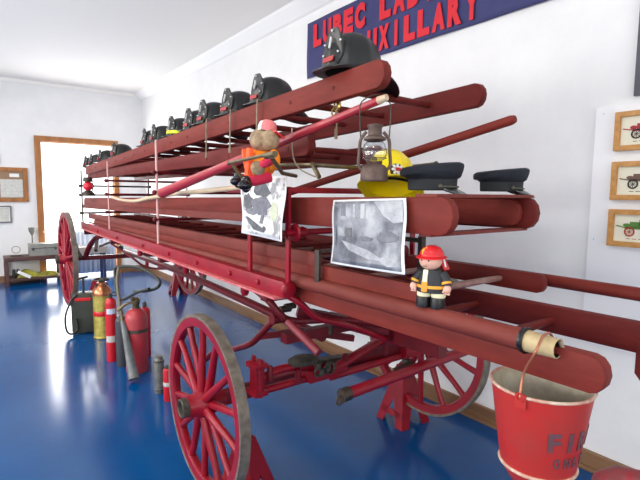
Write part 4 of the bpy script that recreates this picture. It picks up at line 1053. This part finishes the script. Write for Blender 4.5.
# brass extinguisher
c = Vector((1.13, 5.50, 0))
hh = P(101, 272, x=c.x).z
t = Thing('brass_extinguisher', 'tall polished brass and copper fire extinguisher with a red band', 'extinguisher', c)
bm = B(); lathe(bm, [(0, 0), (.094, 0), (.10, .012), (.092, .02), (.092, .48)], c); cy = t.part('cylinder', bm, mat('green_gold_brass', L(206, 190, 96), .35, metal=.45, c2=L(168, 150, 70), scale=20, spread=.4))
bm = B(); lathe(bm, [(.096, .475), (.098, .485), (.092, .53), (.065, .57), (.048, .59), (.048, .615), (0, .62)], c); t.part('dome', bm, COPPER)
bm = B(); lathe(bm, [(.093, .25), (.0945, .252), (.0945, .30), (.093, .302)], c); t.part('red_band', bm, REDP, parent=cy)
bm = B(); torus(bm, c + Vector((0, 0, .645)), .075, .008); 
for k in range(4): a = PI / 2 * k + .4; bar(bm, c + Vector((0, 0, .645)), c + Vector((.075 * math.cos(a), .075 * math.sin(a), .575)), .012, .01)
tube(bm, [c + Vector((0, 0, .61)), c + Vector((0, 0, .65))], .02, 10); t.part('hand_wheel', bm, GREASE)
# slim red extinguisher
c = gp(113, 359); c = Vector((1.03, 4.66, 0))
t = Thing('slim_extinguisher', 'slim tall red fire extinguisher with a small white and blue label', 'extinguisher', c)
ERED = mat('extinguisher_red', L(190, 26, 36), .3)
bm = B(); lathe(bm, cyl_prof(.050, .56, .05), c); bb = t.part('cylinder', bm, ERED)
bm = B(); lathe(bm, [(.051, .46), (.0518, .461), (.0518, .51), (.051, .511)], c, None, 10, 1, -2.6, -.9); t.part('label_plate', bm, mat('pale_blue_label', L(196, 206, 226), .5), parent=bb)
bm = B(); lathe(bm, [(.051, .19), (.0518, .191), (.0518, .25), (.051, .251)], c, None, 10, 1, -2.9, -1.2); t.part('label_plate', bm, mat('silver_label', L(190, 186, 180), .5), parent=bb)
bm = B(); lathe(bm, [(.018, .60), (.018, .64), (0, .645)], c); bar(bm, c + Vector((-.01, 0, .65)), c + Vector((.07, -.03, .67)), .02, .012); bar(bm, c + Vector((-.01, 0, .63)), c + Vector((.06, -.03, .63)), .02, .010); t.part('valve', bm, GREASE)
# large CO2 extinguisher with hose and horn
c = gp(146, 369); c = Vector((1.15, 4.26, 0))
t = Thing('carbon_dioxide_extinguisher', 'big faded red fire extinguisher with a long hose and grey horn', 'extinguisher', c)
FR = mat('faded_extinguisher_red', L(186, 46, 56), .4, c2=L(164, 66, 70), scale=5, spread=.7)
bm = B(); lathe(bm, cyl_prof(.095, .48, .10), c, None, 30); bb = t.part('cylinder', bm, FR)
bm = B(); lathe(bm, [(.096, .365), (.0985, .366), (.0985, .395), (.096, .396)], c, None, 30); t.part('grey_band', bm, GREASE, parent=bb)
bm = B(); lathe(bm, [(.03, .57), (.03, .61), (.036, .62), (.036, .65), (.02, .67), (0, .67)], c); tube(bm, [c + Vector((0, 0, .64)), c + Vector((-.09, .02, .61)), c + Vector((-.15, .03, .56))], .012, 8); ball(bm, c + Vector((-.03, -.02, .665)), .02); t.part('valve', bm, BRASS)
HO = mat('grey_green_hose', L(46, 54, 48), .5, c2=L(32, 38, 34), scale=40)
bm = B()
hose = spline([P(149, 289, x=1.13), P(138, 292, x=1.1), P(120, 299, x=1.06), P(115, 275, x=1.06), P(118, 267, x=1.1), P(140, 268, x=1.2), P(158, 279, x=1.25), P(158, 287, x=1.2), P(146, 291, x=1.15), P(135, 291, x=1.13)], 7)
tube(bm, hose, .0135, 8); t.part('hose', bm, HO)
bm = B(); tube(bm, spline([P(119, 268, x=1.08), P(117, 280, x=1.05), P(119, 298, x=1.04), P(121, 312, x=1.04), P(123, 326, x=1.04)], 5), .013, 10); t.part('hose', bm, mat('grey_tan_hose', L(112, 104, 84), .6))
a = P(123, 322, x=1.04); b = P(134, 379, x=1.045)
bm = B(); d = (b - a); B3 = basis(d); Mz = Matrix((B3.col[0], B3.col[2], B3.col[1])).transposed()
lathe(bm, [(0, 0), (.022, 0), (.028, d.length * .3), (.044, d.length), (.040, d.length), (.024, d.length * .3), (0, .02)], a, Mz, 20); t.part('horn', bm, mat('grey_horn', L(112, 116, 116), .45, c2=L(80, 84, 86), scale=12))
# dark slim extinguisher body between
c = Vector((1.075, 4.47, 0))
bm_t = Thing('dark_extinguisher', 'dark grey cylinder between the slim and the big red extinguishers', 'extinguisher', c)
bm = B(); lathe(bm, cyl_prof(.052, .42, .05), c); bm_t.part('cylinder', bm, mat('dark_grey_tank', L(58, 62, 66), .4))
bm = B(); lathe(bm, [(.018, .46), (.018, .51), (0, .52)], c); bm_t.part('valve', bm, GREASE)
bm = B(); c = Vector((1.33, 4.62, 0)); lathe(bm, cyl_prof(.05, .44, .05), c)
bt = Thing('small_extinguisher', 'small red extinguisher mostly hidden behind the hose', 'extinguisher', c); bt.part('cylinder', bm, ERED)
bm = B(); lathe(bm, [(.018, .48), (.018, .53), (0, .54)], c); bt.part('valve', bm, GREASE)
# two small ones behind the near front wheel
c = gp(158, 394) + Vector((.02, .02, 0))
t = Thing('silver_extinguisher', 'small silver-grey hand extinguisher by the near front wheel', 'extinguisher', c)
bm = B(); lathe(bm, [(0, 0), (.035, 0), (.038, .01), (.038, .275), (.030, .285), (.030, .30), (0, .305)], c); bd2 = t.part('cylinder', bm, mat('weathered_silver', L(150, 150, 140), .4, metal=.5, c2=L(104, 104, 98), scale=18))
bm = B(); torus(bm, c + Vector((0, 0, .26)), .039, .004); torus(bm, c + Vector((0, 0, .03)), .039, .004); t.part('bands', bm, GREASE, parent=bd2)
c = gp(165, 401) + Vector((.03, .0, 0))
t = Thing('red_hand_extinguisher', 'small red hand extinguisher beside the silver one', 'extinguisher', c)
bm = B(); lathe(bm, [(0, 0), (.034, 0), (.038, .01), (.038, .245), (.026, .26), (0, .265)], c); bd2 = t.part('cylinder', bm, ERED)
bm = B(); lathe(bm, [(.039, .12), (.0395, .121), (.0395, .15), (.039, .151)], c); t.part('label_plate', bm, mat('silver_label', L(190, 186, 180), .5), parent=bd2)
bm = B(); lathe(bm, [(.028, .256), (.028, .272), (0, .275)], c); t.part('cap', bm, GREASE)
print('BUILT', len(COL.objects))
